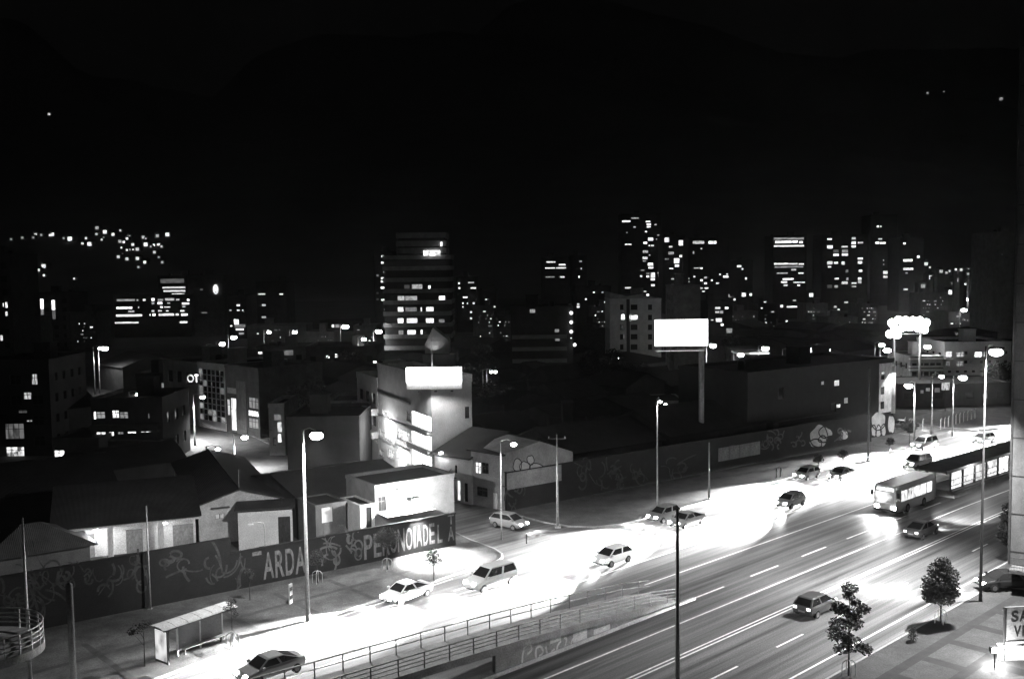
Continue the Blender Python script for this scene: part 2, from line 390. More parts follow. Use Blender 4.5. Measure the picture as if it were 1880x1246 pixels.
for j in range(ny_ - 1):
    for i in range(nx_ - 1): a = j * nx_ + i; hm.f.append((a, a + 1, a + nx_ + 1, a + nx_))
tag(hm.obj('hills', HILL, None, True), kind='structure')

KP = [(-80, 46), (-40, 51.5), (0, 57), (26, 61.1), (38, 62.8), (52, 64.0), (70, 64.5), (90, 64.5), (110, 64.5), (420, 64.5)]
def vK(u):
    for (a, p), (b, q) in zip(KP, KP[1:]):
        if a <= u <= b:
            t = (u - a) / (b - a); return p + (q - p) * t + bend(u)
    return 64.5 + bend(u)
V0 = 31.0
def near_k(u): return V0 + bend(u)
us = [-80 + 4 * i for i in range(116)]
rm = MB()
for a, b in zip(us, us[1:]):
    rm.quad(W(a, near_k(a) - .05), W(b, near_k(b) - .05), W(b, vK(b) + .05), W(a, vK(a) + .05))
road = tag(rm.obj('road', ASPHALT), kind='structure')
TV = (.208, .978)     # direction of the side street in avenue coordinates
sm = MB()
def sv(u, v, s): return (u + TV[0] * s, v + TV[1] * s)
sm.poly([W(*p, -.003) for p in ((57, 63.9), (78, 64.3), sv(70.2, 76, 0), sv(70.2, 76, 130), sv(60.6, 71, 140), sv(60.6, 71, 0))])
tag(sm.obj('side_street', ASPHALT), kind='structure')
sm = MB().poly([W(*p, -.004) for p in ((139, 62), (154, 60), (157, 75), (160, 130), (152, 130), (147, 75))])
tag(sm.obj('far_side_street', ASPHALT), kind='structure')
def slab(name, pts, z, m, label=None):
    mb = MB(); n = len(pts); lo = [W(u, v, -.05) for u, v in pts]; hi = [W(u, v, z) for u, v in pts]
    mb.poly(hi)
    for k in range(n): mb.quad(lo[k], lo[(k + 1) % n], hi[(k + 1) % n], hi[k])
    return tag(mb.obj(name, m), kind='structure')
def kerb(name, pts, w=.16, z=.145):
    mb = MB(); P = [Vector((u, v, 0)) for u, v in pts]
    rings = []
    for k, p in enumerate(P):
        t = (P[min(k + 1, len(P) - 1)] - P[max(k - 1, 0)]).normalized(); nn = Vector((-t.y, t.x, 0))
        a, b = p + nn * w / 2, p - nn * w / 2
        rings.append([W(a.x, a.y, -.04), W(b.x, b.y, -.04), W(b.x, b.y, z), W(a.x, a.y, z)])
    mb.loft(rings); return tag(mb.obj(name, KERB), kind='structure')
arcL = [(57.2, vK(57)), (58.6, 64.6), (59.6, 65.6), (60.2, 67.2), (60.5, 69.5), (60.6, 71)]
kl = [(u, vK(u)) for u in range(-80, 57, 4)] + arcL + [sv(60.6, 71, s) for s in (10, 40, 90, 140)]
slab('pavement', kl + [sv(40, 75, 140), (-80, 95)], .13, PAVE); kerb('kerb', kl)
arcR = [sv(70.2, 76, s) for s in (130, 60, 10, 0)] + [(70.2, 71), (70.8, 68), (72.4, 65.8), (75, 64.7), (78, vK(78))]
kr = arcR + [(u, vK(u)) for u in range(82, 136, 4)] + [(138, vK(138)), (141, vK(141) + 1.2), (143.5, 66), (147, 75)]
slab('pavement', kr + [(147.5, 85), sv(95, 76, 130)], .13, PAVE); kerb('kerb', kr)
kf = [(157, 75), (154.5, 67), (156, vK(156) + 1.5), (160, vK(160))] + [(u, vK(u)) for u in range(164, 370, 6)]
slab('pavement', kf + [(370, 80)], .13, PAVE); kerb('kerb', kf)
kn = [(u, near_k(u)) for u in range(-80, 370, 6)]
slab('near_pavement', kn + [(370, -60), (-80, 10)], .13, PAVE_N); kerb('kerb', kn)

# darker paving bands let into the pavements
BAND_N = mat('dark_paving', 0.02, .85, .4, 1.0, fine=.3); BAND_F = mat('worn_paving_band', 0.055, .85, .4, 1.0, fine=.3)
npv = [o for o in COL.objects if o.name == 'near_pavement'][0]; fpv = [o for o in COL.objects if o.name == 'pavement'][0]
def band(par, m, pts): MB().poly([W(u, v, .134) for u, v in pts]).obj('paving_band', m, par)
band(npv, BAND_N, [(48, 28.2), (84, 28.2), (84, 28.9), (48, 28.9)]); band(npv, BAND_N, [(40, 25.0), (72, 25.0), (72, 25.7), (40, 25.7)])
for k in range(9): u = 46 + k * 4.1; band(npv, BAND_N, [(u, 25.71), (u + .9, 25.71), (u + .9, 28.19), (u, 28.19)]); band(npv, BAND_N, [(u + 2, 20), (u + 3.1, 20), (u + 3.1, 24.99), (u + 2, 24.99)])
band(fpv, BAND_F, [(20, 67.2), (57, 67.2), (57, 67.7), (20, 67.7)])
for k in range(7): u = 24 + k * 5; band(fpv, BAND_F, [(u, 67.71), (u + .45, 67.71), (u + .45, 70.3), (u, 70.3)]); band(fpv, BAND_F, [(u, vK(u) + .3), (u + .45, vK(u) + .3), (u + .45, 67.19), (u, 67.19)])

# painted markings, each a child of the road
def line(name, pts, w=.14, z=.004):
    mb = MB()
    for (a, b), (c, d) in zip(pts, pts[1:]): mb.quad(W(a, b - w / 2, z), W(c, d - w / 2, z), W(c, d + w / 2, z), W(a, b + w / 2, z))
    return mb.obj(name, PAINT, road)
for off, w in ((1.75, .16), (8.6, .14), (8.95, .14), (12.6, .16)): line('lane_line', [(u, near_k(u) + off) for u in range(-60, 300, 4)], w)  # near-lane paint, laid solid to echo the light trails
line('lane_line', [(u, 55.3 + bend(u)) for u in range(-60, 300, 4)], .18)
line('lane_line', [(u, 51.0 + bend(u)) for u in range(62, 300, 4)], .15)
line('lane_line', [(u, vK(u) - .55) for u in range(-60, 56, 4)], .14)
line('lane_line', [(u, vK(u) - .55) for u in range(80, 136, 4)], .14)
for u in range(10, 200, 8):
    for off in (5.2,): line('lane_dash', [(u, near_k(u) + off), (u + 3.4, near_k(u + 3.4) + off)], .15)
    for f in (.33, .66):
        a = 55.3 + bend(u); b = 55.3 + bend(u + 3); line('lane_dash', [(u, a + (vK(u) - a) * f), (u + 3, b + (vK(u + 3) - b) * f)], .15)
for u in range(62, 108, 8): line('lane_dash', [(u, 46.2), (u + 4.2, 46.2 + bend(u + 4.2))], .18)
# ------------------------------------------------------------------ sloped footway with rails in the median
def zt(u):
    P = [(-14, 3.4), (10, 2.95), (27, 2.4), (37.4, 1.95), (43.6, 1.64), (50, 1.23), (57.3, .6), (60.5, .1)]
    for (a, p), (b, q) in zip(P, P[1:]):
        if a <= u <= b: return p + (q - p) * (u - a) / (b - a)
    return .1
ramp = thing('pedestrian_ramp', 'long concrete footway ramp with steel rails sloping down in the middle of the avenue', 'ramp', W(60, 47.8))
inv = ramp.matrix_world.inverted() if False else Matrix.Translation(-W(60, 47.8))
def rl(u, v, z): return inv @ W(u, v, z)
mb = MB(); ru = [-14, 0, 10, 20, 27, 37.4, 43.6, 50, 57.3, 60.5]
mb.loft([[rl(u, 46.3, max(zt(u) - .5, -.02)), rl(u, 49.4, max(zt(u) - .5, -.02)), rl(u, 49.4, zt(u)), rl(u, 46.3, zt(u))] for u in ru]); mb.obj('deck', CONC, ramp)
mb = MB(); mb.loft([[rl(u, 46.45, -.02), rl(u, 46.75, -.02), rl(u, 46.75, max(zt(u) - .49, 0)), rl(u, 46.45, max(zt(u) - .49, 0))] for u in (41.5, 43.6, 50, 57.3, 59.5)]); mb.obj('side_wall', CONC, ramp)
for u in (4, 15, 26, 36): MB().tube([rl(u, 47.85, -.02), rl(u, 47.85, zt(u) - .5)], .45, 12).obj('column', CONC, ramp, True)
MB().loft([[rl(u, 45.9, -.02), rl(u, 46.12, -.02), rl(u, 46.12, .16), rl(u, 45.9, .16)] for u in (0, 30, 62)]).obj('kerb_edge', CONC_L, ramp)
for side, v, hs in ((0, 46.42, (.28, .52, .76, 1.0)), (1, 49.28, (.55, 1.0))):
    for h_ in hs:
        MB().tube([rl(u, v, zt(u) + h_) for u in ru], .035 if h_ < 1 else .045, 6).obj('rail', STEEL, ramp, True)
    k = -13.0
    while k < 60.4:
        MB().box(-.04, .04, -.04, .04, 0, 1.03).obj('post', STEEL, ramp).location = rl(k, v, zt(k)); k += 1.95
# sprayed tags on the ramp wall
def graffiti(name, parent, pl, px_polys, m, off, thick=.006):
    """px_polys: closed outlines on plane pl, built as thin paint shapes"""
    o = MB()
    for poly in px_polys:
        pts = [pl.hit(*p) for p in poly]; o.prism(pts, off - thick, off)
    ob = o.obj(name, m, None); ob.parent = parent; return ob
def ribbon(mb, pts, w, y):      # brush stroke of width w through points (x,z), at local depth y
    P = [Vector((a, b)) for a, b in pts]
    L = []; Rr = []
    for k, p in enumerate(P):
        t = (P[min(k + 1, len(P) - 1)] - P[max(k - 1, 0)]).normalized(); n = Vector((-t.y, t.x)) * w / 2; L.append(p + n); Rr.append(p - n)
    for k in range(len(P) - 1):
        mb.quad((L[k].x, y, L[k].y), (Rr[k].x, y, Rr[k].y), (Rr[k + 1].x, y, Rr[k + 1].y), (L[k + 1].x, y, L[k + 1].y))
def smooth_pts(pts, n=6):
    out = []; P = [pts[0]] + list(pts) + [pts[-1]]
    for k in range(1, len(P) - 2):
        for j in range(n):
            t = j / n; a, b, c, d = (Vector(P[k + q]) for q in (-1, 0, 1, 2))
            out.append(tuple(.5 * ((2 * b) + (c - a) * t + (2 * a - 5 * b + 4 * c - d) * t * t + (3 * b - a - 3 * c + d) * t ** 3)))
    out.append(tuple(pts[-1])); return out
rpl = Plane(W(60, 46.44), ROADANG)
gt = thing('ramp_graffiti', 'pale sprayed tags along the side wall of the footway ramp', 'graffiti', W(60, 46.44), ROADANG)
strokes = [[(958, 1222), (962, 1190), (972, 1182), (976, 1192), (968, 1200)], [(985, 1214), (984, 1192), (992, 1186), (997, 1196), (990, 1204)], [(1006, 1208), (1002, 1186)], [(1018, 1190), (1012, 1198), (1020, 1200), (1024, 1184), (1030, 1176)],
           [(1034, 1198), (1040, 1174), (1036, 1170)], [(1046, 1192), (1052, 1172), (1058, 1188), (1062, 1168)], [(1066, 1184), (1070, 1160), (1076, 1172), (1066, 1174)]]
for s in strokes:
    mb = MB(); ribbon(mb, smooth_pts([rpl.hit(*p) for p in s]), .16, -.004); mb.obj('brush_stroke', G_LIGHT, gt)
for a, b, c, d in ((1052, 1178, 1078, 1158), (1090, 1160, 1120, 1150), (1010, 1178, 1030, 1170)):
    q = rpl.rect(a, min(b, d), c, max(b, d)); piece('paint_patch', G_LIGHT, gt, q[0], q[1], -.003, -.001, q[2], q[3])

# ------------------------------------------------------------------ bus station in the median
st = thing('bus_station', 'long glazed bus station with dark flat roof, lit inside, in the median', 'bus station', W(108, 46))
inv2 = Matrix.Translation(-W(108, 46))
def sl_(u, v, z): return inv2 @ WB(u, v, z)
su = [109 + 3 * i for i in range(40)]
def sweep(name, v0, v1, z0, z1, m, uu=su): return MB().loft([[sl_(u, v0, z0), sl_(u, v1, z0), sl_(u, v1, z1), sl_(u, v0, z1)] for u in uu]).obj(name, m, st)
sweep('platform', 46.2, 49.4, -.02, .75, CONC_D); sweep('platform_edge', 46.0, 46.19, -.02, .55, CONC_D)
sweep('roof', 46.1, 49.6, 3.05, 3.25, CONC_D, [107.0] + su); sweep('roof_fascia', 45.95, 46.09, 2.98, 3.3, STEEL_D, [107.0] + su)
for i, u in enumerate(su[:-1]):
    MB().loft([[sl_(q, 46.5, .9), sl_(q, 46.54, .9), sl_(q, 46.54, 2.7), sl_(q, 46.5, 2.7)] for q in (u + .2, u + 2.8)]).obj('pane', E_ROOM if i % 4 else E_HI, st)
    MB().box(-.09, .09, -.09, .09, .74, 3.06).obj('post', STEEL_D, st).location = sl_(u, 46.45, 0)
    if i % 2 == 0:
        MB().box(-.1, .1, -.1, .1, .74, 3.06).obj('post', STEEL_D, st).location = sl_(u, 49.1, 0)
        MB().box(-.6, .6, -.06, .06, 2.96, 3.04).obj('ceiling_light', E_HI, st).location = sl_(u, 47.8, 0)
for z in (1.25, 1.9): sweep('rail', 46.36, 46.42, z, z + .07, STEEL)
for u in (107.4, 108.4): MB().box(-.1, .1, -.1, .1, -.02, 3.06).obj('post', STEEL, st).location = sl_(u, 47.9, 0)
for u in (114, 126, 140): lamp_light(st, sl_(u, 45.2, 2.9), 260, 'POINT', .3)

# ================================================================== LEFT COMPOUND BEHIND THE LETTERED WALL
A_, B_ = W(-14, 80.5, 0), W(58.4, 70.7, 0)
wang = math.atan2(B_.y - A_.y, B_.x - A_.x); wlen = (B_ - A_).length
wpl = Plane(A_, wang)
gw = thing('boundary_wall', 'long dark boundary wall painted with big block letters and murals beside the pavement', 'wall', A_, wang)
WH = 3.1
xs_ = wpl.hit(425, 1050)[0]
MB().box(xs_, wlen, 0, .22, -.02, WH).obj('wall', WALL_K, gw); MB().box(xs_ - .05, wlen + .05, -.05, .27, WH + .003, WH + .12).obj('coping', WALL_K, gw)
MB().box(0, xs_ - .003, 0, .22, -.02, 4.4).obj('tall_wall', WALL_K, gw); MB().box(-.05, xs_ - .003, -.05, .27, 4.403, 4.5).obj('coping', WALL_K, gw)
for k in range(0, int(wlen), 6): piece('pier', WALL_K, gw, k + .2, k + .6, .222, .45, -.02, WH + .1)
GLY = {}
def glyph(ch):
    if ch in GLY: return GLY[ch]
    cu = bpy.data.curves.new('letter', 'FONT'); cu.body = ch; cu.extrude = .5; cu.offset = .018
    ob = bpy.data.objects.new('letter', cu); COL.objects.link(ob); dg = bpy.context.evaluated_depsgraph_get(); dg.update()
    me = bpy.data.meshes.new_from_object(ob.evaluated_get(dg)); bpy.data.objects.remove(ob)
    xs = [v.co.x for v in me.vertices]; ys = [v.co.y for v in me.vertices]; x0, x1, y0, y1 = min(xs), max(xs), min(ys), max(ys)
    for v in me.vertices: v.co = ((v.co.x - x0) / (x1 - x0), -v.co.z, (v.co.y - y0) / (y1 - y0))
    GLY[ch] = me; return me
def letter(ch, parent, r, m, off, slant=0):
    me = glyph(ch).copy(); me.materials.clear(); me.materials.append(m); o = bpy.data.objects.new('letter', me); COL.objects.link(o); o.parent = parent
    o.location = (r[0], off, r[2]); o.scale = (r[1] - r[0], .012, r[3] - r[2]); return o
lt = thing('wall_lettering', 'tall pale block letters painted along the dark boundary wall', 'lettering', A_, wang)
for ch, x0, y0, x1, y1 in (('I', 463, 1012, 480, 1019), ('A', 483, 1013, 503, 1062), ('R', 505, 1009, 522, 1059), ('D', 524, 1006, 540, 1055), ('A', 542, 1003, 561, 1052), ('P', 668, 981, 684, 1026), ('E', 686, 978, 700, 1022), ('R', 702, 976, 716, 1019), ('O', 716, 974, 729, 1014),
                           ('N', 730, 970, 743, 1012), ('O', 745, 968, 757, 1009), ('I', 759, 966, 763, 1006), ('A', 764, 964, 775, 1003), ('D', 777, 962, 786, 1001), ('E', 788, 960, 798, 998), ('L', 803, 962, 812, 996), ('A', 822, 966, 834, 992), ('T', 822, 944, 834, 962)):
    letter(ch, lt, wpl.rect(x0, y0, x1, y1), G_LET, -.007)
mural = thing('wall_mural', 'faded swirling mural on the dark wall left of the block letters', 'graffiti', A_, wang)
def mural_on(pl, parent, blobs, m_fill=G_MID, m_line=G_DARK, w=.1, lw=.06):
    for k, poly in enumerate(blobs):
        pts = smooth_pts([pl.hit(*p) for p in poly + [poly[0]]], 3)
        MB().prism(pts[:-1], -.005 - .001 * k, -.001).obj('painted_shape', m_fill, parent)
        mb = MB(); ribbon(mb, pts, lw, -.009 - .001 * k); mb.obj('outline', m_line, parent)
def scrawl(pl, parent, cx, cy, rx, ry, n, m, w, seed, off=-.004):
    """a tangle of brush strokes inside an oval on the wall"""
    rg = random.Random(seed)
    for k in range(n):
        a = rg.uniform(0, 6.28); r = rg.uniform(.2, .95); x, y = cx + rx * r * math.cos(a), cy + ry * r * math.sin(a); h = rg.uniform(0, 6.28); cur = rg.uniform(-1.1, 1.1); P = []
        for q in range(rg.randint(4, 7)):
            P.append(pl.hit(x, y)); x += rx * .3 * math.cos(h); y += ry * .32 * math.sin(h); h += cur
        mb = MB(); ribbon(mb, smooth_pts(P, 4), w * rg.uniform(.6, 1.5), off - .001 * k); mb.obj('brush_stroke', m, parent)
def ell(cx, cy, a, b, n=11, ph=0):
    rg = random.Random(int(cx * 7 + cy)); rr = [rg.uniform(.84, 1.14) for _ in range(n)]
    return [(cx + a * rr[k] * math.cos(ph + 2 * math.pi * k / n), cy + b * rr[k] * math.sin(ph + 2 * math.pi * k / n)) for k in range(n)]
MUR = mat('mural_paint', .055, .8, .6, 1.2)
for k, (cx_, cy_, rx_, ry_, n_) in enumerate(((70, 1072, 34, 38, 22), (18, 1088, 22, 26, 9), (120, 1062, 18, 24, 8), (160, 1055, 16, 20, 6), (205, 1060, 24, 24, 10), (250, 1048, 22, 26, 10), (322, 1035, 30, 18, 9), (395, 1050, 22, 26, 9), (440, 1058, 10, 26, 7), (615, 1016, 18, 24, 12), (645, 1006, 16, 22, 12))):
    scrawl(wpl, mural, cx_, cy_, rx_, ry_, n_, MUR if k < 9 else mat('mural_grey', .1, .8, .6, 1.2), .13, 60 + k)
# white-gabled warehouse
p = at(364, 930, 92.5); wp = Plane((p.x, p.y), R_(24))
wh = gable_house('warehouse', 'low warehouse with white brick gable and long ribbed roof behind the wall', 'warehouse', (p.x, p.y), R_(24), 7.6, 23, 3.95, 1.15, BRICK_W, ROOF_S, 'y', front=[(wp.rect(395, 943, 412, 952), E_DIM)], frames=True)
MB().tube([(3.8, .1, 5.2), (3.8, .1, 7.0)], .03, 6).obj('aerial', STEEL, wh); piece('window_canopy', CONC_D, wh, wp.rect(387, 937, 421, 940)[0], wp.rect(387, 937, 421, 940)[1], -.35, -.003, 3.55, 3.62)
p = at(437, 960, 90.5); t = building('block_shed', 'small whitewashed block shed with flat roof in front of the gabled warehouse', 'shed', (p.x, p.y), R_(12), 4.9, 3.2, 3.75, WHITE, parapet=.2)
MB().box(-.3, 5.2, -.5, 3.4, 3.96, 4.04).obj('roof_sheet', ROOF_S, t)
piece('gate', STEEL_D, t, 3.6, 4.7, -.05, -.003, .1, 3.1)
# arcade with lit whitewashed wall
pa, pb = at(100, 985, 86), at(362, 963, 90.5); pa.z = pb.z = 0; aang = math.atan2(pb.y - pa.y, pb.x - pa.x); apl = Plane(pa, aang); al = (pb - pa).length
ar = thing('arcade', 'low whitewashed arcade with square pillars under a dark lean-to roof, lamp lit', 'shed', pa, aang)
MB().box(0, al, 2.2, 2.4, -.02, 3.3).obj('back_wall', WHITE, ar)
k = 0.0
while k < al: piece('pillar', WHITE, ar, k, k + .45, 0, .45, -.02, 3.2); k += 4.3
MB().box(-.2, al + .2, -.02, .46, 3.203, 3.42).obj('beam', WHITE, ar)
rr = MB(); rr.loft([[(-.4, -.3, 3.5), (-.4, 8.5, 5.6), (-.4, 8.5, 5.7), (-.4, -.3, 3.6)], [(al + .4, -.3, 3.5), (al + .4, 8.5, 5.6), (al + .4, 8.5, 5.7), (al + .4, -.3, 3.6)]]); rr.obj('roof', ROOF_T, ar)
for k in range(3): x = 1.0 + k * 4.2; piece('door', mat('grey_door', .25, .7, .3, 1), ar, x + rnd.random(), x + 2 + rnd.random(), 2.15, 2.197, 0, 2.3)
for k, pw in ((.8, 60), (3.4, 420), (9.2, 160)):
    MB().box(-.16, .16, -.16, .16, -.08, .06).obj('lamp', E_LAMP, ar).location = (k, .25, 3.1); lamp_light(ar, (k, .1, 2.95), pw, 'POINT', .12)
# hip-roofed stall close behind the wall at the left
p = at(-25, 1040, 80); p.z = 0; t = thing('stall_roof', 'dark hipped sheet roof of a stall rising over the wall at far left', 'roof', p, wang)
MB().box(0, 8, 0, 5, -.02, 2.6).obj('wall', CONC_D, t)
MB().loft([[(-.6, -.6, 2.61), (8.6, -.6, 2.61), (8.6, 5.6, 2.61), (-.6, 5.6, 2.61)], [(3.0, 2.3, 4.6), (4.6, 2.3, 4.6), (4.6, 2.7, 4.6), (3.0, 2.7, 4.6)]]).obj('roof', ROOF_S, t)
p = at(-60, 960, 97); gable_house('old_house', 'dark old house with wide pitched roof behind the arcade at far left', 'house', p, wang, 14, 10, 3.6, 2.4, RENDER_D, ROOF_T, 'x')
p = at(150, 900, 110); gable_house('old_house', 'dark long-roofed house between the warehouse and the lit flats', 'house', p, wang + .1, 12, 8, 3.6, 1.8, RENDER_D, ROOF_T, 'x')

# floodlit workshop at the corner
q0 = A_ + wpl.n * 3.4; q1 = Plane(q0, wang); xa = q1.hit(689, 930)[0]; xb = q1.hit(834, 930)[0]; q = q0 + wpl.d * xa; spl = Plane(q, wang); wz = spl.hit(760, 886)[1]; sw_ = xb - xa
ws = building('workshop', 'grey two-storey workshop with a floodlight over the corner of the lettered wall', 'workshop', q, wang, sw_, 6, wz, RENDER_M,
    dark=[(.3, 1.1, wz - 2.2, wz - .8)], parapet=.35, frames=True)
piece('awning', WHITE, ws, .2, sw_ * .62, -1.9, -.003, 3.42, 3.5)
xc = q1.hit(661, 935)[0]; q2 = q0 + wpl.d * xc; building('lean_to', 'narrow pale lean-to with a dark door left of the floodlit workshop', 'shed', q2, wang, xa - xc - .05, 4, q1.hit(675, 928)[1], CONC_L, dark=[(.6, 1.2, .1, 4.2)], parapet=.15)
q3 = q0 + wpl.d * q1.hit(592, 940)[0] + wpl.n * 1.5; building('store_room', 'low dark store room with one pale shuttered window beside the warehouse', 'shed', q3, wang, 3.0, 4, 4.6, CONC_D, front=[((.6, 1.7, 3.0, 4.4), emit('shutter_dim', .12, .4, False))], parapet=.15)
fl = thing('floodlight', 'blazing floodlight on a bracket above the lettered wall by the side street', 'floodlight', q, wang)
lx, lz = Plane(A_ - wpl.n * .4, wang).hit(765, 920); lx -= xa
MB().tube([(lx, -.02, lz + .5), (lx, -1.6, lz + .55), (lx, -3.2, lz + .3)], .05, 6).obj('bracket', STEEL, fl)
MB().box(lx - .55, lx + .55, -3.75, -2.95, lz - .05, lz + .28).obj('housing', STEEL, fl)
MB().box(lx - .5, lx + .5, -3.72, -2.98, lz - .11, lz - .052).obj('lens', E_LAMP, fl)
MB().box(lx - .5, lx + .5, -3.80, -3.752, lz - .05, lz + .24).obj('lens', E_LAMP, fl)
lamp_light(fl, (lx, -4.0, lz - .2), 26000, 'SPOT', .18, (.1, -.35, -1), 84, .45)
lamp_light(fl, (lx, -2.4, lz + .1), 6500, 'POINT', .15)
# big dark pitched roof behind the workshop
p = W(49, 82.5); gable_house('dark_shed', 'large shed with a broad black pitched roof behind the floodlit workshop', 'shed', p, wang, 12, 13, 4.2, 1.2, RENDER_D, ROOF_T, 'x')
pxb('party_wall_building', 'windowless dark block with tall blank side wall behind the street lamp', 'building', 521, 655, 771, 124, 12, RENDER_D, parapet=.5)
pxb('rear_annex', 'dark annex with patched parapet and few dim openings left of the balconied block', 'building', 596, 664, 742, 150, 10, RENDER_M, dim=[(660 - 55, 745, 660 - 48, 750)] + c6([(655, 415, 20, 20)]), nx=6, nz=4)
pxb('rooftop_house', 'dark roof-terrace house with a thin aerial behind the blank block', 'house', 520, 590, 752, 170, 10, CONC_D, nx=4, nz=3)

# balconied corner block with the rooftop sign
SA = R_(-59)
o15 = G(697, 850); c15 = G(795, 903); b15 = math.atan2(c15.y - o15.y, c15.x - o15.x); pl15 = Plane(o15, b15); w15 = (c15 - o15).length
pr15 = Plane(c15, b15 + math.pi / 2); d15 = abs(pr15.hit(867, 780)[0])
z15 = 12.6
lit = [(pl15.rect(*r), E_ROOM) for r in c6([(1045, 470, 50, 56), (1065, 615, 44, 58), (1170, 622, 84, 66), (1082, 752, 46, 56), (1152, 764, 50, 48)])] + [(pl15.rect(*r), E_DIM) for r in c6([(1210, 482, 28, 60), (1020, 606, 32, 56), (1018, 738, 30, 46)])]
bb = [pl15.rect(*r) for r in c6([(1296, 515, 132, 100), (1296, 650, 132, 96), (1296, 800, 132, 112)])]
bb = [(min(r[0], w15 - 2), w15 - .25, r[2], r[3]) for r in bb]
corner = building('apartment_block', 'four-storey corner block with bright glazed bay and plain grey side wall', 'apartment block', o15, b15, w15, d15, z15, CONC_L,
    front=lit + [(r, E_BAY) for r in bb], dark_side=[(d15 - .9, d15 - .3, 8.3, 9.7), (d15 - .9, d15 - .3, 5, 6.4)], parapet=.9, frames=True, sills=True)
for r in bb:
    piece('balcony_slab', CONC_L, corner, r[0] - .1, w15 + .05, -.7, -.003, r[2] - .45, r[2] - .2)
    piece('balcony_front', CONC_L, corner, r[0] - .1, w15 + .05, -.7, -.6, r[2] - .198, r[2] + .25)
for z in (3.4, 6.4, 9.4): piece('string_course', CONC, corner, .1, bb[0][0] - .3, -.12, -.003, z, z + .2)
sx0, sz0 = pr15.hit(797, 714); 
sg = thing('rooftop_sign', 'white rooftop advertising board with glowing light bar on top of the corner block', 'sign', c15, 0.0)
# the board faces the avenue, above the side wall
def atp(x, y): v = at(x, y, c15.y + .4); return v - c15
a = atp(748, 712); b_ = atp(848, 676)
MB().box(a.x, b_.x, -.35, -.15, a.z - .1, b_.z).obj('board', WHITE, sg)
MB().box(a.x, b_.x, -.75, -.36, b_.z - 1.45, b_.z + .25).obj('light_bar', emit('sign_light_bar', 9.0), sg)
for k in range(5): x = a.x + (b_.x - a.x) * (k + .5) / 5; piece('strut', STEEL, sg, x - .05, x + .05, -.14, .3, z15 + .2 - c15.z, b_.z - .2)
MB().tube([(atp(794, 676).x, -.05, b_.z + .2), (atp(794, 676).x, -.05, atp(794, 605).z)], [.06, .03], 6).obj('aerial_mast', STEEL, sg)
for k in range(3):
    x = a.x + (b_.x - a.x) * (k + .8) / 3.4; piece('added_downlight', STEEL_D, sg, x - .15, x + .15, -.9, -.5, a.z - .35, a.z - .2)
    lamp_light(sg, (x, -1.1, a.z - .45), 420, 'SPOT', .12, (.1, .1, -1), 140, .8)  # lamps added under the sign to brighten the grey side wall
for x_, y_ in ((716, 786), (741, 845)):
    lx, lz = pl15.hit(x_, y_); MB().box(-.14, .14, -.3, -.003, -.1, .1).obj('wall_lamp', E_LAMP, corner).location = (lx, 0, lz); lamp_light(corner, (lx, -1.1, lz + .1), 900, 'POINT', .12)
# neighbours along the same side
o = pl15.o - pl15.d * 9.5
nb = Plane(o, b15)
t = building('street_house', 'pale three-storey house with long balconies left of the bright corner block', 'house', o, b15, 9.3, 8, 10.6, CONC_L, front=[(nb.rect(*r), E_ROOM) for r in c6([(970, 655, 40, 26)])] + [(nb.rect(*r), E_DIM) for r in c6([(890, 545, 36, 44), (870, 665, 40, 40), (925, 660, 30, 40)])], dark=grid(.5, 9, 1, 10, 3, 3), parapet=.9, frames=True)
for z in (3.3, 6.4): piece('balcony', CONC_L, t, .2, 9.1, -.9, -.003, z, z + .9)
# made-up gable, base and lamp standing in for spilled light behind the sign
pxb('chapel_base', 'dark base added under the light-patch gable behind the rooftop sign', 'building', 775, 835, 650, 150, 8, RENDER_D, parapet=0)
p = at(779, 645, 149.2); zb = at(800, 650, 149).z
t = thing('light_patch_gable', 'small pale gable added to stand for a patch of light behind the aerial mast', 'light patch', (p.x, 150.3, zb)); wg = at(823, 645, 149).x - p.x
MB().prism([(0, 0), (wg, 0), (wg, 1.9), (wg * .35, 3.9), (0, 1.4)], 0, 4).obj('wall', CONC_L, t)
lamp_light(t, (wg * .4, -1.2, .25), 70, 'SPOT', .1, (0, .6, 1), 110, .8); MB().box(wg * .4 - .15, wg * .4 + .15, -1.35, -1.05, .0, .15).obj('added_uplight', STEEL_D, t)

# brick house on the street corner
ob = G(866, 925); cb = G(927, 938); bang = math.atan2(cb.y - ob.y, cb.x - ob.x); pl16 = Plane(ob, bang); w16 = (cb - ob).length
ch = building('brick_house', 'two-storey painted brick corner house with wide upper window at the street corner', 'house', ob, bang, w16, 5.5, 6.0, BRICK,
    front=[(pl16.rect(872, 849, 883, 869), E_ROOM)], dark=[pl16.rect(884, 849, 897, 869), pl16.rect(875, 894, 895, 911)], parapet=0, frames=True, sills=True)
r = pl16.rect(906, 905, 913, 932); piece('door', WHITE, ch, r[0], r[1], -.05, -.003, .05, r[3])
MB().loft([[(-.3, -.4, 6.01), (w16 + .3, -.4, 6.01), (w16 + .3, 5.8, 7.0), (-.3, 5.8, 7.0)], [(-.3, -.4, 6.12), (w16 + .3, -.4, 6.12), (w16 + .3, 5.8, 7.12), (-.3, 5.8, 7.12)]]).obj('roof', ROOF_T, ch)
o2 = G(799, 912); pl17 = Plane(o2, bang); w17 = pl17.hit(866, 915)[0]
mh = building('narrow_house', 'low grey house with outside iron stair left of the brick corner house', 'house', o2, bang, w17, 6, 5.0, CONC_L, dark=[(w17 * .55, w17 * .62, 3.2, 4.1), (w17 * .8, w17 * .9, .2, 2.3)], front=[((w17 * .62, w17 * .7, .2, 2.4), E_ROOM)], parapet=0)
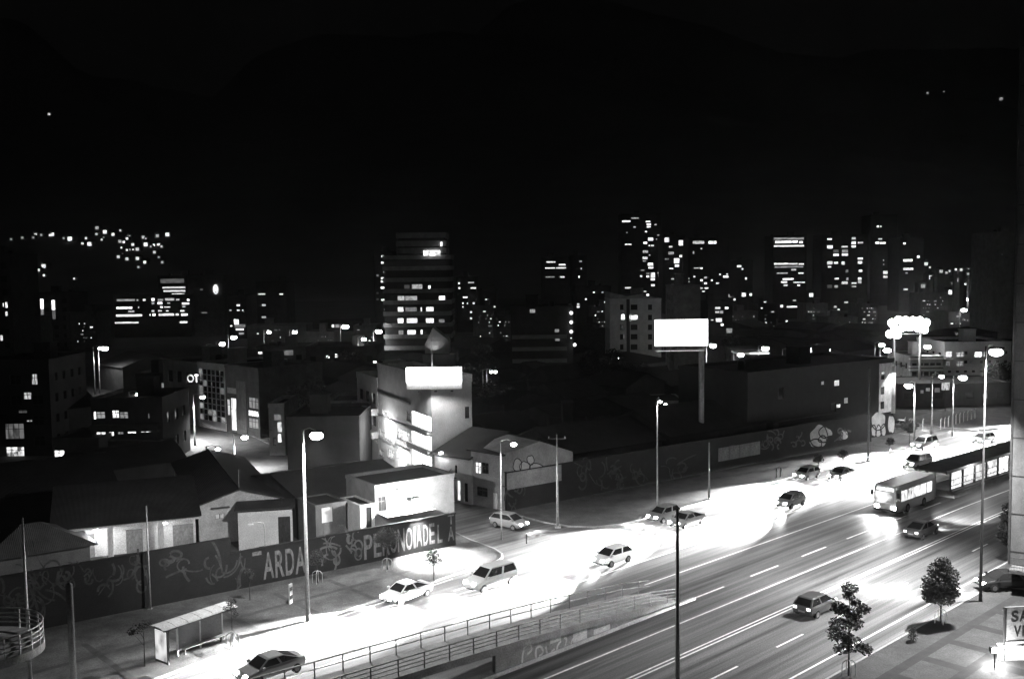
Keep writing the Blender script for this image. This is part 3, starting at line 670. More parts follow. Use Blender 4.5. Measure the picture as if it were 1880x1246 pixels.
MB().loft([[(-.3, -.4, 5.01), (w17 + .1, -.4, 5.01), (w17 + .1, 6.3, 7.2), (-.3, 6.3, 7.2)], [(-.3, -.4, 5.12), (w17 + .1, -.4, 5.12), (w17 + .1, 6.3, 7.3), (-.3, 6.3, 7.3)]]).obj('roof', ROOF_T, mh)
for k in range(9): piece('stair_tread', STEEL_D, mh, w17 * .2 + k * .28, w17 * .2 + k * .28 + .3, -1.0, -.1, .3 + k * .3, .36 + k * .3)
MB().tube([(w17 * .2, -1.0, 1.2), (w17 * .2 + 2.6, -1.0, 3.9)], .03, 6).obj('stair_rail', STEEL_D, mh)
lx, lz = pl17.hit(812, 831); MB().box(-.15, .15, -.3, 0, -.1, .1).obj('wall_lamp', E_LAMP, mh).location = (lx, -.02, lz); lamp_light(mh, (lx, -.7, lz), 160, 'POINT', .1)

# ------------------------------------------------------------------ long graffitied wall and yard roofs right of the side street
a, b_ = G(930, 940), G(1600, 812); rang = math.atan2(b_.y - a.y, b_.x - a.x); rpl_ = Plane(a, rang); rl_ = (b_ - a).length
yw = thing('yard_wall', 'long dark yard wall with faded murals along the far pavement', 'wall', a, rang)
MB().box(0, rl_, 0, .25, -.02, 4.2).obj('wall', WALL_K, yw); MB().box(-.05, rl_ + .05, -.05, .3, 4.203, 4.32).obj('coping', WALL_K, yw)
t = thing('gable_wall', 'grey end wall with slanting top and cloud-like mural beside the brick house', 'wall', a, rang)
MB().prism([(.1, 4.33), (9.2, 4.33), (9.2, 5.4), (4.6, 7.1), (.1, 6.3)], .02, 6).obj('wall', CONC, t)
MB().box(.1, 7.5, -.06, -.003, 2.4, 4.18).obj('painted_band', CONC, t)
mural_on(rpl_, t, [ell(950, 854, 8, 12), ell(985, 857, 13, 7), ell(974, 844, 7, 9), ell(963, 856, 10, 9)], mat('mural_pale', .5, .8, .2, 1), G_DARK, lw=.1)
m2 = thing('yard_wall_mural', 'looping pale graffiti letters on the yard wall near the far corner', 'graffiti', a, rang)
mural_on(rpl_, m2, [ell(1505, 800, 17, 20), ell(1516, 793, 13, 10), ell(1497, 814, 12, 8), ell(1510, 806, 8, 6), ell(1550, 797, 8, 10)], G_LIGHT, G_DARK, lw=.2)
for k, (cx_, cy_, rx_, ry_) in enumerate(((1412, 814, 14, 14), (1428, 806, 12, 12), (1345, 826, 20, 10), (1378, 822, 16, 12), (1465, 810, 12, 12), (1548, 797, 12, 12))): scrawl(rpl_, m2, cx_, cy_, rx_, ry_, 7, mat('mural_grey', .1), .2, 90 + k, -.012)
m3 = thing('yard_wall_mural', 'faint dark mural of leaning shapes on the yard wall beyond the side street', 'graffiti', a, rang)
for k, (cx_, cy_, rx_, ry_) in enumerate(((1075, 868, 16, 24), (1112, 876, 16, 20), (1142, 870, 14, 20), (1168, 868, 12, 16), (1230, 858, 24, 18), (945, 905, 14, 22))): scrawl(rpl_, m3, cx_, cy_, rx_, ry_, 9, MUR, .16, 110 + k)
for k, (x, w_, d_, h_, rs_, lab) in enumerate(((10.5, 15, 12, 4.6, 2.2, 'black-roofed yard shed next to the grey gable wall'), (27, 18, 13, 4.8, 2.6, 'wide black-roofed shed below the billboard post'), (46.5, 15, 12, 4.6, 2.0, 'low black-roofed shed just right of the billboard post'))):
    pp = rpl_.o + rpl_.d * x + rpl_.n * 2.5; gable_house('yard_shed', lab, 'shed', pp, rang, w_, d_, h_, rs_, RENDER_D, ROOF_T, 'x')
# pale shuttered kiosk on the wall line
t = thing('kiosk', 'pale panelled kiosk front in the yard wall right of the billboard post', 'kiosk', a, rang)
q = rpl_.rect(1318, 816, 1395, 840)
for k in range(4): piece('panel', CONC, t, q[0] + (q[1] - q[0]) * k / 4 + .05, q[0] + (q[1] - q[0]) * (k + 1) / 4 - .05, -.09, -.02, q[2], q[3])
# corner building with the lit pier
pA, pB = W(112, 74.5), W(143.5, 69.8); cang = math.atan2(pB.y - pA.y, pB.x - pA.x); cpl = Plane(pA, cang); cw = (pB - pA).length
cbld = building('corner_building', 'dark three-storey building whose right end wall is floodlit white', 'building', pA, cang, cw, 13, 11.2, WALL_K, front=[(cpl.rect(*r), E_ROOM) for r in ((1532, 698, 1542, 708), (1536, 742, 1544, 748))] + [(cpl.rect(1550, 730, 1558, 740), E_DIM), (cpl.rect(1508, 700, 1514, 706), E_DIM)], dark=[(6, 7.2, 7.6, 9.2), (17, 18.2, 7.6, 9.2), (17.2, 18.4, 4.8, 6)], parapet=.5, frames=False)
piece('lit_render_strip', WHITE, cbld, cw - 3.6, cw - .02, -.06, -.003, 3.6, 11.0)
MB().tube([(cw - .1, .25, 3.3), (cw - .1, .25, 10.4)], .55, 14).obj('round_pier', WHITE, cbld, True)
for k in range(3): piece('window', GLASS, cbld, cw - 3.2, cw - 2.4, -.09, -.062, 4.2 + k * 2.2, 5.3 + k * 2.2)
MB().box(cw - .7, cw - .2, -2.0, -1.6, 10.55, 10.75).obj('floodlight', STEEL_D, cbld); MB().tube([(cw - .45, .3, 10.9), (cw - .45, -1.8, 10.78)], .04, 6).obj('bracket', STEEL_D, cbld)
lamp_light(cbld, (cw - .45, -1.85, 10.4), 1500, 'SPOT', .1, (-.02, .35, -1), 90, .6)
mm = thing('pillar_mural', 'pale round-legged creature shapes painted at the foot of the floodlit corner', 'graffiti', pA, cang)
mural_on(cpl, mm, [ell(1612, 772, 14, 16), ell(1604, 790, 5, 11), ell(1613, 792, 5, 11), ell(1622, 790, 5, 11), ell(1637, 778, 7, 18)], G_LIGHT, G_DARK, lw=.2)

# ================================================================== LEFT STREET AND FLATS
p = G(364, 783); rang2 = R_(-43); rw = Plane(p, rang2)
def row(label, x0, x1, ytop, m, **kw):
    a0, _ = rw.hit(x0, 770); a1, _ = rw.hit(x1, 790); z = rw.hit((x0 + x1) / 2, ytop)[1]; oo = rw.o + rw.d * a0
    return building('street_building', label, 'building', oo, rang2, a1 - a0, 12, z, m, parapet=.5, **kw), Plane(oo, rang2), a1 - a0, z
t, q, w_, z_ = row('rough stone-fronted building at the lit end of the left street', 303, 364, 668, RENDER_M, dark=grid(1, 10, 6, 14, 3, 2))
a0, _ = rw.hit(366, 770); oo = rw.o + rw.d * a0; q = Plane(oo, rang2); gw_ = rw.hit(415, 790)[0] - a0
cells = []
for i in range(6):
    for j in range(9):
        cells.append((.15 + i * (gw_ - .3) / 6 + .05, .15 + (i + 1) * (gw_ - .3) / 6 - .05, 1.4 + j * .95, 2.25 + j * .95))
building('glazed_showroom', 'showroom with a tall grid of glass panes on the left street', 'building', oo, rang2, gw_, 12, q.hit(390, 672)[1], CONC_L, front=[(c, E_DIM) for c in cells if rnd.random() < .14], dark=cells, parapet=.5)
a1, _ = rw.hit(416, 770); oo = rw.o + rw.d * a1; q = Plane(oo, rang2); w_ = rw.hit(478, 800)[0] - a1
t = building('shop_building', 'shop building with a bright tall entrance and ribbed panels on the left street', 'building', oo, rang2, w_, 12, q.hit(440, 678)[1], CONC_D, front=[(q.rect(417, 733, 422, 762), E_ROOM), (q.rect(424, 731, 434, 790), E_HI), (q.rect(455, 754, 474, 764), E_HI), (q.rect(456, 730, 474, 750), E_DIM), (q.rect(456, 768, 474, 786), E_DIM)], parapet=.5, frames=True)
r = q.rect(436, 700, 453, 796); piece('ribbed_panel', wave_mat('ribbed_panel', .16, 4, 'X'), t, r[0], r[1], -.15, -.003, .2, r[3])
r = q.rect(418, 712, 436, 722); piece('sign_band', CONC_L, t, r[0], r[1], -.1, -.003, r[2], r[3])
t = thing('projecting_sign', 'small glowing projecting sign on the stone-fronted building', 'sign', at(352, 695, 165))
for x0, x1, ch in ((-.75, .35, 'O'), (.45, 1.1, 'T')): letter(ch, t, (x0, x1, -.6, .7), E_HI, 0)
piece('backing', STEEL_D, t, -.9, 1.3, .03, .12, -.9, 1.0)
pxb('side_house', 'narrow lit house front between the left street and the blank block', 'house', 488, 517, 748, 138, 9, CONC, lit=c6([(285, 560, 30, 70), (285, 640, 24, 60)]), dim=c6([(270, 490, 50, 40)]), m=E_ROOM)
pxb('lit_stairwell_building', 'dark building with a bright slatted stairwell above the flats', 'building', 245, 302, 690, 185, 12, RENDER_D, lit=c5([(1000, 270, 30, 110), (1108, 290, 12, 140)]), dim=c5([(1055, 290, 60, 140), (1165, 290, 20, 90)]), m=E_HI)
t = pxb('flats', 'three-storey flats with long bands of lit windows and dark balconies at left', 'flats', 160, 292, 738, 132, 11, RENDER_D, lit=c5([(677, 477, 16, 52), (825, 468, 48, 54), (720, 602, 66, 48), (795, 600, 36, 46), (940, 585, 60, 40), (1040, 580, 70, 36), (1020, 708, 54, 62), (1088, 703, 44, 60)]), dim=c5([(720, 475, 60, 48), (885, 475, 60, 46), (860, 592, 40, 40), (1063, 480, 8, 34), (950, 706, 60, 50)]), m=E_HI, frames=True)
for yy in (778, 806): z = at(220, yy, 132).z; piece('balcony', RENDER_D, t, .2, 9.2, -1.1, -.003, z - .9, z)
pxb('rear_wing', 'dark low wing with one framed bright opening below the banded flats', 'building', 176, 215, 838, 122, 6, RENDER_D, lit=c5([(728, 850, 14, 60), (758, 848, 20, 56)]), m=E_HI, parapet=.3)
pxb('left_flats', 'dark flats at the left edge with a big curtained window and a small cross-barred one', 'flats', -40, 86, 668, 140, 12, RENDER_D, lit=c5([(245, 219, 40, 76), (195, 337, 55, 50), (102, 750, 140, 96), (18, 885, 28, 90), (208, 515, 40, 14)]), dim=c5([(150, 337, 70, 46), (160, 450, 60, 20), (95, 590, 150, 110), (150, 857, 70, 36)]), m=E_ROOM, frames=True)  # the large dim pane glows in place of a grey wall panel
pxb('middle_house', 'dark flat-fronted house with a single lit window between the two left flats', 'house', 88, 172, 808, 128, 9, RENDER_D, lit=c5([(418, 758, 80, 62)]), m=E_HI, frames=True, parapet=.3)
for x0, y0, x1, lab in ((5, 545, 12, ''),):
    pxb('left_tower', 'dark tower cut by the left edge with a few lit windows', 'tower', -60, 24, 470, 240, 14, RENDER_D, lit=c1([(45, 622, 16, 40), (45, 684, 16, 30), (10, 858, 18, 40), (22, 622, 8, 26)]), m=E_ROOM)
t = pxb('pillared_building', 'dark building with two glowing strips standing in for floodlight on its front', 'building', 60, 130, 540, 330, 14, RENDER_D)
for x, y0, y1 in ((79, 549, 578), (100, 551, 580)):
    a0 = at(60, 560, 330).x; xx = at(x, 560, 330).x - a0; z1 = at(x, y0, 330).z; z0 = at(x, y1, 330).z
    piece('light_shaft', E_HI, t, xx - .45, xx + .45, -.2, -.003, z0 + (z1 - z0) * .4, z1); piece('light_shaft', E_DIM, t, xx - .4, xx + .5, -.2, -.003, z0 - 1, z0 + (z1 - z0) * .395)  # glow stands in for floodlight rising up the front

# ================================================================== MIDDLE DISTANCE
def banded_tower():
    Y = 262; a = at(704, 600, Y); b = at(830, 600, Y); w = b.x - a.x; top = at(770, 471, Y).z; pl = Plane((a.x, Y), 0)
    t = thing('stepped_tower', 'rounded stepped tower with wide bands of lit windows and a bright roof terrace', 'tower', (a.x, Y, 0))
    lit = [(pl.rect(*r), E_FAR) for r in c2([(1273, 440, 66, 30), (1352, 443, 14, 22), (1171, 513, 42, 28), (1235, 513, 76, 28), (1432, 513, 38, 28), (1168, 584, 34, 28), (1300, 584, 8, 26), (1355, 584, 46, 30), (1168, 657, 34, 30), (1241, 657, 66, 32), (1355, 657, 48, 30), (1238, 731, 52, 28), (1302, 730, 12, 30), (1132, 955, 30, 22)])]
    lit += [(pl.rect(*r), E_DIM) for r in c2([(1208, 440, 34, 24), (1235, 584, 72, 26), (1430, 657, 36, 20), (1170, 731, 30, 26), (1090, 955, 36, 24), (1160, 878, 8, 28)])]
    z = 0.0; k = 0
    fl = [at(760, yy, Y).z for yy in (660, 637, 616, 595, 574, 553.5, 532.5, 512, 491, 471)]
    def ring(x0, x1, dep, bulge, zz, n=12):
        f = [(x0 + (x1 - x0) * i / n, -bulge * math.sin(math.pi * i / n) ** .6, zz) for i in range(n + 1)]; return f + [(x1, dep, zz), (x0, dep, zz)]
    MB().loft([ring(.4, w - .4, 14, .0, 0), ring(.4, w - .4, 14, .0, top)]).obj('core_wall', RENDER_D, t)
    for zz in fl: MB().loft([ring(0, w, 14.3, .5, zz - .75), ring(0, w, 14.3, .5, zz + .35)]).obj('storey_band', CONC, t)
    for r, m in lit: piece('window', m, t, r[0], r[1], -.07, -.003, r[2], r[3])
    z2 = at(770, 428, Y).z; x0 = at(727, 440, Y).x - a.x; x1 = at(819, 440, Y).x - a.x
    MB().loft([ring(x0 + .5, x1 - .5, 12, .3, top + .4), ring(x0 + .5, x1 - .5, 12, .3, z2 - .5)]).obj('penthouse_wall', RENDER_D, t)
    for yy in (432, 447, 460): zz = at(770, yy, Y).z; MB().loft([ring(x0, x1, 12.4, .9, zz - .7), ring(x0, x1, 12.4, .9, zz + .7)]).obj('penthouse_band', CONC, t)
    for q in c2([(1370, 225, 106, 34), (1430, 168, 14, 28)]): r = pl.rect(*q); piece('terrace_light', E_HI, t, r[0], r[1], -1.3, -1.1, r[2], r[3])
    for k in range(9): piece('terrace_post', STEEL, t, x1 - 3.6 + k * .4, x1 - 3.55 + k * .4, -1.5, -1.45, at(770, 476, Y).z, at(770, 470, Y).z)
banded_tower()
t = pxb('grey_flats', 'pale grey flats with small dark windows and three lit ones left of the billboard', 'flats', 1120, 1214, 551, 222, 12, CONC_L, lit=c3([(953, 729, 22, 34), (992, 727, 18, 30), (1028, 732, 44, 28)]), dim=c3([(951, 858, 22, 24), (945, 928, 20, 20)]), parapet=.4, m=E_HI)
gpl = Plane((at(1120, 600, 222).x, 222), 0)
for cy_ in (664, 732, 797, 860, 928):
    for cx_, wx in ((945, 22), (1027, 44), (1133, 26)):
        if cy_ in (732,) and cx_ != 1133: continue
        r = gpl.rect(*c3([(cx_, cy_, wx, 34)])[0]); piece('window', GLASS, t, r[0], r[1], -.03, -.002, r[2], r[3]); piece('sill', CONC, t, r[0] - .1, r[1] + .1, -.12, -.002, r[2] - .15, r[2] - .01)
r = gpl.rect(*c3([(988, 860, 22, 500)])[0]); piece('recess_shade', RENDER_D, t, r[0], r[1], -.1, -.002, 0, r[3])  # dark strip stands for the shade of a vertical recess
MB().prism([(0, 0), (7.5, 0), (7.5, 1.1), (3.8, .5), (0, 1.4)], -.02, 12).obj('roof_upstand', CONC, t).location = (0, 0, at(1160, 551, 222).z + .41)
lp = thing('street_lamp', 'hidden lamp added to light the pale grey flats', 'lamp') if False else None
pxb('rear_block', 'plain grey slab block rising behind the big white billboard', 'building', 1237, 1286, 527, 190, 10, CONC, parapet=.4)
t = pxb('ledged_building', 'dark building with pale ledges and a column of lamps on its right edge', 'building', 938, 1052, 566, 205, 14, RENDER_D, lit=c3([(519, 1071, 36, 32)]), dim=c3([(353, 690, 34, 24), (519, 875, 30, 26), (515, 820, 28, 20)]), parapet=.4, m=E_HI)
a0 = at(938, 600, 205).x
for yy, hh in ((618, 7), (640, 8), (662, 6), (690, 6)): z = at(990, yy, 205).z; piece('ledge', CONC, t, .2, 11.5, -.5, -.003, z - .4, z + .4)
for q in c3([(609, 702, 24, 30), (609, 763, 22, 32), (609, 826, 24, 32), (609, 868, 9, 9), (632, 912, 22, 22)]):
    r = Plane((a0, 205), 0).rect(*q); mb = MB(); 
    s = bpy.data.meshes.new('lamp'); bm = bmesh.new(); bmesh.ops.create_uvsphere(bm, u_segments=10, v_segments=8, radius=(r[1] - r[0]) / 2); bm.to_mesh(s); bm.free(); s.materials.append(E_HI)
    lo = bpy.data.objects.new('wall_lamp', s); COL.objects.link(lo); lo.parent = t; lo.location = ((r[0] + r[1]) / 2, -.55, (r[2] + r[3]) / 2)
# white lit factory at right
t = pxb('white_factory', 'brightly lit white four-storey factory with rows of windows at right', 'factory', 1735, 1858, 632, 203, 14, WHITE, lit=[(1737, 645, 1748, 655), (1756, 646, 1770, 655), (1790, 646, 1803, 655), (1806, 646, 1813, 655)], dim=[(1737, 663, 1745, 672), (1756, 663, 1769, 672), (1779, 662, 1785, 667)], nx=8, nz=4, fx=.4, fz=.35, m=E_HI, frames=True)
for yy in (660, 678): z = at(1790, yy, 203).z; piece('string_course', WHITE, t, .05, 13.4, -.25, -.003, z - .15, z + .15)
t2 = pxb('loading_terrace', 'pale open-sided loading terrace with slabs joined to the white factory', 'building', 1672, 1733, 655, 200, 12, CONC, parapet=.2, nx=5, nz=3, fx=.8, fz=.5)
for yy in (658, 672, 678): z = at(1700, yy, 200).z; piece('slab_edge', WHITE, t2, -.3, 6.6, -.9, -.003, z - .12, z + .12)
pxb('black_depot', 'long black depot in front of the white factory behind the fence posts', 'depot', 1652, 1858, 706, 178, 12, RENDER_D, dim=[(1700, 712, 1708, 718), (1690, 716, 1696, 722), (1716, 712, 1726, 720)], parapet=.3)
pxb('low_offices', 'dark low office row under the cluster of street lamps at centre right', 'offices', 1402, 1600, 668, 172, 12, RENDER_D, dim=[(1460, 672, 1466, 676)], parapet=.5)
t = pxb('canopy_station', 'filling station with a glowing flat canopy in the right middle distance', 'filling station', 1345, 1398, 640, 215, 8, RENDER_D, parapet=0)
z = at(1370, 647, 212).z; MB().box(-.3, 6.6, -6, -.02, z - .12, z + .25).obj('canopy', WHITE, t); MB().box(2.4, 6.3, -6.08, -6.002, z - .05, z + .22).obj('light_fascia', E_HI, t)
t = pxb('tyre_shop', 'low shop with a white sign band and glowing roof edges near the billboard post', 'shop', 1318, 1396, 716, 158, 9, RENDER_D, parapet=0)
z = at(1350, 724, 158).z; MB().box(-.6, 6.9, -4.2, -.02, z + .2, z + .32).obj('canopy', CONC, t); MB().box(0, 3, -.3, -.05, z + .8, z + 1.5).obj('sign_band', CONC_L, t)
MB().tube([(0, -4.3, z + .15), (6.8, -4.3, z + .15)], .07, 6).obj('light_tube', E_HI, t); MB().tube([(.5, -4.0, z - .95), (6.8, -4.4, z - .8)], .07, 6).obj('light_tube', E_HI, t)
t = pxb('glass_lobby', 'small glazed lobby lit by a street lamp in the dark block left of the billboard', 'lobby', 1190, 1256, 738, 150, 8, CONC, dim=[(1192, 745, 1196, 766), (1198, 742, 1203, 766), (1205, 742, 1209, 764), (1211, 744, 1216, 764), (1218, 746, 1226, 762)], parapet=.2, m=E_ROOM)
pxb('lit_window_house', 'dark house with two barred lit windows behind the grey gable wall', 'house', 1006, 1084, 785, 122, 8, RENDER_D, lit=[(1056, 796, 1070, 811)], dim=[(1015, 797, 1027, 810), (1034, 800, 1042, 811)], m=E_HI, frames=True, parapet=.2)
pxb('dark_house', 'dark tall house with a single small bright window in the black middle block', 'house', 968, 1060, 712, 165, 10, RENDER_D, lit=[(993, 731, 1001, 743)], dim=[(1015, 733, 1020, 738)], m=E_ROOM, parapet=.3)
pxb('low_hall', 'low dark hall with three small lit openings left of the stepped tower', 'hall', 560, 690, 640, 225, 14, RENDER_D, lit=[(599, 653, 605, 657), (615, 650, 620, 656), (645, 649, 648, 656), (685, 663, 691, 666)], m=E_HI)
pxb('patched_house', 'pale-walled low house with a tiny bright window at centre left', 'house', 470, 560, 640, 240, 12, CONC_D, lit=[(474, 646, 481, 649)], dim=[(500, 643, 538, 652)], m=E_HI)

# ================================================================== FAR SKYLINE
def far(label, x0, x1, yt, Y, lit, dim=(), name='tower', cat='tower', d=16, wm=RENDER_D, **kw):
    a = at(x0, 560, Y); base = terrain(a.x, Y)
    b = at(x1, 560, Y); top = at((x0 + x1) / 2, yt, Y).z; pl = Plane((a.x, Y), 0.0); w = b.x - a.x
    fr = []
    for r in lit: q = pl.rect(*r); fr.append(((q[0], q[1], q[2] - base, q[3] - base), E_FAR))
    for r in dim: q = pl.rect(*r); fr.append(((q[0], q[1], q[2] - base, q[3] - base), E_DIM))
    return building(name, label, cat, (a.x, Y), 0.0, w, d, top - base, wm, front=fr, base=base, **kw)
far('slim dark tower with two columns of small lit windows left of the stepped tower', 688, 722, 464, 420, c2([(1053, 246, 16, 12), (1056, 286, 26, 12), (1092, 286, 16, 12), (1094, 304, 16, 10), (1094, 324, 28, 10), (1063, 346, 10, 10), (1094, 365, 14, 8), (1056, 385, 28, 10), (1056, 406, 28, 12), (1096, 406, 28, 12), (1053, 446, 24, 12), (1056, 524, 24, 12)]), c2([(1020, 368, 14, 12), (1020, 480, 14, 12), (1020, 520, 14, 12), (1068, 585, 14, 12)]))
far('narrow dark tower with scattered lit windows just right of the stepped tower', 838, 876, 510, 400, c2([(1541, 418, 10, 10), (1543, 448, 12, 12), (1618, 413, 38, 8), (1633, 448, 34, 8), (1580, 507, 28, 8), (1566, 545, 8, 10), (1595, 546, 8, 10), (1635, 545, 12, 12), (1566, 568, 8, 8), (1635, 568, 10, 10), (1618, 602, 12, 10), (1618, 642, 12, 10)]))
far('low dark block with a short column of lit windows between tower and ledged building', 878, 912, 535, 430, c2([(1715, 524, 12, 10), (1700, 582, 18, 12), (1702, 603, 18, 12), (1700, 622, 18, 10), (1702, 662, 14, 8), (1764, 567, 20, 10)]), c2([(1690, 642, 10, 8)]))
far('distant office tower with three bright strips of windows near the top', 996, 1046, 474, 480, c3([(475, 365, 60, 8), (550, 383, 44, 8), (470, 405, 64, 6), (543, 404, 66, 8), (470, 464, 60, 7), (550, 464, 30, 9)]))
far('thin distant block with a dotted column of lit windows beside the strip-lit offices', 1050, 1078, 470, 510, c3([(672, 361, 16, 7), (677, 409, 7, 10), (662, 463, 8, 12), (696, 533, 14, 12)]))
far('low apartment block with pairs of lit windows left of the grey flats', 1058, 1122, 528, 380, c3([(656, 645, 16, 10), (656, 662, 18, 12), (708, 611, 12, 9), (760, 566, 12, 7), (818, 566, 12, 7), (835, 632, 18, 10), (803, 655, 18, 10), (835, 656, 18, 12), (760, 700, 16, 12), (738, 722, 14, 8), (803, 698, 20, 10), (836, 698, 18, 10), (752, 912, 48, 18), (843, 970, 44, 30), (680, 963, 18, 8), (853, 866, 18, 6)]), c3([(803, 632, 14, 10)]), name='apartment_block', cat='apartment block')
far('tallest apartment tower of the skyline with scattered lit windows left of centre right', 1141, 1214, 394, 560, c3([(975, 95, 54, 10), (1033, 74, 50, 8), (1031, 133, 14, 8), (980, 170, 6, 6), (988, 248, 44, 6), (987, 536, 40, 9), (1120, 97, 30, 8), (1125, 115, 28, 8), (1125, 131, 26, 8), (1107, 163, 12, 6), (1137, 213, 34, 20), (1102, 238, 24, 12), (1128, 256, 10, 8), (1149, 256, 20, 10), (1103, 296, 34, 16), (1130, 319, 10, 8), (1100, 338, 32, 16), (1096, 358, 22, 8), (1136, 380, 34, 18), (1138, 403, 32, 8), (1085, 420, 24, 6), (1152, 452, 28, 34), (1118, 461, 18, 10), (1074, 459, 14, 10), (1152, 480, 26, 12), (1152, 519, 24, 14), (1195, 437, 22, 8), (1195, 456, 14, 16), (1195, 520, 12, 12), (1195, 538, 10, 10), (1118, 583, 18, 14), (1100, 560, 18, 6), (1170, 117, 14, 6), (1187, 187, 14, 8), (1176, 214, 8, 6)]), c3([(1118, 442, 20, 14)]))
far('apartment tower with large lit windows right of the tallest one', 1217, 1258, 434, 530, c3([(1245, 218, 30, 30), (1338, 238, 28, 32), (1270, 264, 22, 10), (1273, 306, 36, 18), (1337, 326, 18, 14), (1310, 357, 34, 32), (1312, 390, 28, 14), (1337, 392, 22, 10), (1283, 477, 20, 8), (1322, 477, 24, 8), (1283, 535, 18, 12), (1243, 575, 10, 8), (1252, 594, 12, 8), (1283, 604, 14, 10), (1283, 556, 10, 10), (1275, 408, 26, 6)]), c3([(1283, 514, 18, 8), (1322, 514, 20, 10), (1245, 345, 28, 10)]))
far('tower crowned by a bright window strip above the billboard', 1264, 1338, 438, 500, c3([(1455, 235, 76, 18), (1548, 235, 52, 18), (1474, 276, 10, 8), (1422, 303, 10, 14), (1445, 405, 40, 6), (1475, 407, 14, 10), (1428, 462, 12, 8), (1391, 474, 7, 8), (1391, 495, 8, 8), (1475, 486, 16, 12), (1502, 468, 18, 12), (1502, 506, 18, 12), (1475, 539, 16, 8), (1508, 538, 24, 8), (1488, 560, 18, 6), (1544, 486, 12, 10), (1580, 506, 18, 10), (1598, 447, 12, 8), (1636, 462, 34, 12), (1645, 446, 12, 8)]))
far('low block with a cluster of lit windows right beside the billboard', 1300, 1345, 556, 300, c3([(1583, 670, 34, 12), (1642, 670, 24, 14), (1580, 697, 26, 12), (1608, 697, 22, 18), (1590, 750, 40, 24), (1545, 750, 16, 8), (1612, 781, 18, 14)]), c3([(1660, 820, 40, 30)]), name='apartment_block', cat='apartment block')
far('dim hillside block with six tiny lit windows right of the strip-crowned tower', 1330, 1382, 480, 620, c3([(1651, 534, 8, 12), (1652, 588, 14, 20), (1694, 613, 12, 12), (1770, 474, 12, 14), (1725, 393, 28, 12), (1747, 411, 10, 10), (1752, 643, 12, 10), (1774, 648, 16, 10)]), name='apartment_block', cat='apartment block')
far('office tower striped with continuous rows of lit windows', 1419, 1480, 434, 470, c4([(283, 232, 108, 14), (361, 230, 34, 14), (400, 234, 24, 14), (320, 258, 200, 9), (270, 377, 96, 9), (350, 377, 56, 9), (402, 378, 34, 7), (320, 397, 190, 9), (352, 416, 32, 10), (275, 439, 74, 8), (400, 439, 34, 8), (315, 478, 74, 10), (288, 498, 40, 9), (388, 500, 78, 6), (298, 519, 26, 12), (385, 519, 18, 8), (357, 620, 22, 8), (366, 661, 120, 9)]), c4([(320, 210, 200, 14)]))
far('wide apartment tower with four columns of lit windows', 1508, 1592, 432, 540, c4([(590, 213, 30, 8), (592, 265, 36, 20), (633, 318, 36, 14), (690, 263, 42, 10), (692, 316, 42, 14), (750, 208, 26, 14), (750, 238, 28, 16), (750, 262, 28, 12), (795, 236, 36, 10), (592, 370, 34, 20), (632, 370, 26, 12), (680, 372, 20, 20), (794, 342, 34, 12), (792, 368, 26, 14), (590, 397, 22, 8), (795, 423, 24, 14), (637, 475, 28, 10), (708, 477, 14, 18), (790, 475, 22, 14), (790, 497, 24, 18), (690, 503, 40, 16), (752, 505, 32, 8), (634, 527, 24, 16), (752, 527, 30, 8), (700, 632, 26, 10), (628, 662, 18, 12), (650, 680, 16, 8), (824, 651, 22, 12), (850, 681, 20, 14)]), c4([(633, 293, 36, 20), (692, 293, 40, 20), (706, 424, 18, 18), (590, 527, 30, 20)]))
far('dark tower with only a few lit windows near its top at right', 1597, 1645, 396, 600, c4([(910, 129, 14, 10), (930, 129, 10, 8), (926, 212, 26, 8), (907, 238, 24, 14), (943, 239, 38, 12), (1011, 239, 10, 8), (949, 381, 8, 8), (961, 434, 30, 18), (961, 463, 30, 12), (1012, 410, 10, 6), (1012, 463, 12, 8), (948, 353, 8, 8), (908, 681, 18, 12), (942, 737, 26, 14), (994, 650, 8, 8)]), c4([(868, 768, 44, 8)]))
far('dark block with two long bright windows right of the dark tower', 1650, 1694, 438, 520, c4([(1087, 242, 18, 12), (1110, 354, 60, 14), (1113, 411, 66, 14), (1101, 438, 16, 8), (1179, 330, 18, 14), (1095, 547, 30, 12), (1143, 577, 32, 14), (1172, 578, 12, 12)]))
far('black tower with a faint roof rail at the right edge', 1822, 1890, 428, 330, [], c4([(1735, 315, 10, 8)]), wm=RENDER_M)
far('dark office block with lit strips on its upper left and a round logo', 345, 412, 508, 400, [], c1([(1440, 512, 20, 8), (1460, 677, 40, 6)]), name='office_block', cat='office block', wm=CONC_D)
lg = thing('round_logo', 'glowing oval ring logo high on the dark office block', 'sign', at(396, 531, 399.6))
mb = MB(); n = 20; rx, rz_ = 1.05, 1.9
mb.loft([[((rx - e) * math.cos(2 * math.pi * k / n), f, (rz_ - e * 1.3) * math.sin(2 * math.pi * k / n)) for k in range(n)] for e, f in ((0, 0), (0, -.25), (.5, -.25), (.5, 0))], False); mb.obj('ring', E_HI, lg)
mb = MB(); ribbon(mb, smooth_pts([(.25, .9), (-.25, .2), (.3, -.1), (-.1, -.8)]), .3, -.1); mb.obj('inner_stroke', E_HI, lg)
far('office wing with three bright strips of windows beside the logo block', 291, 344, 508, 405, c1([(1242, 497, 164, 11), (1242, 522, 164, 11), (1272, 545, 92, 9)]), c1([(1230, 450, 170, 30)]), name='office_wing', cat='office block')
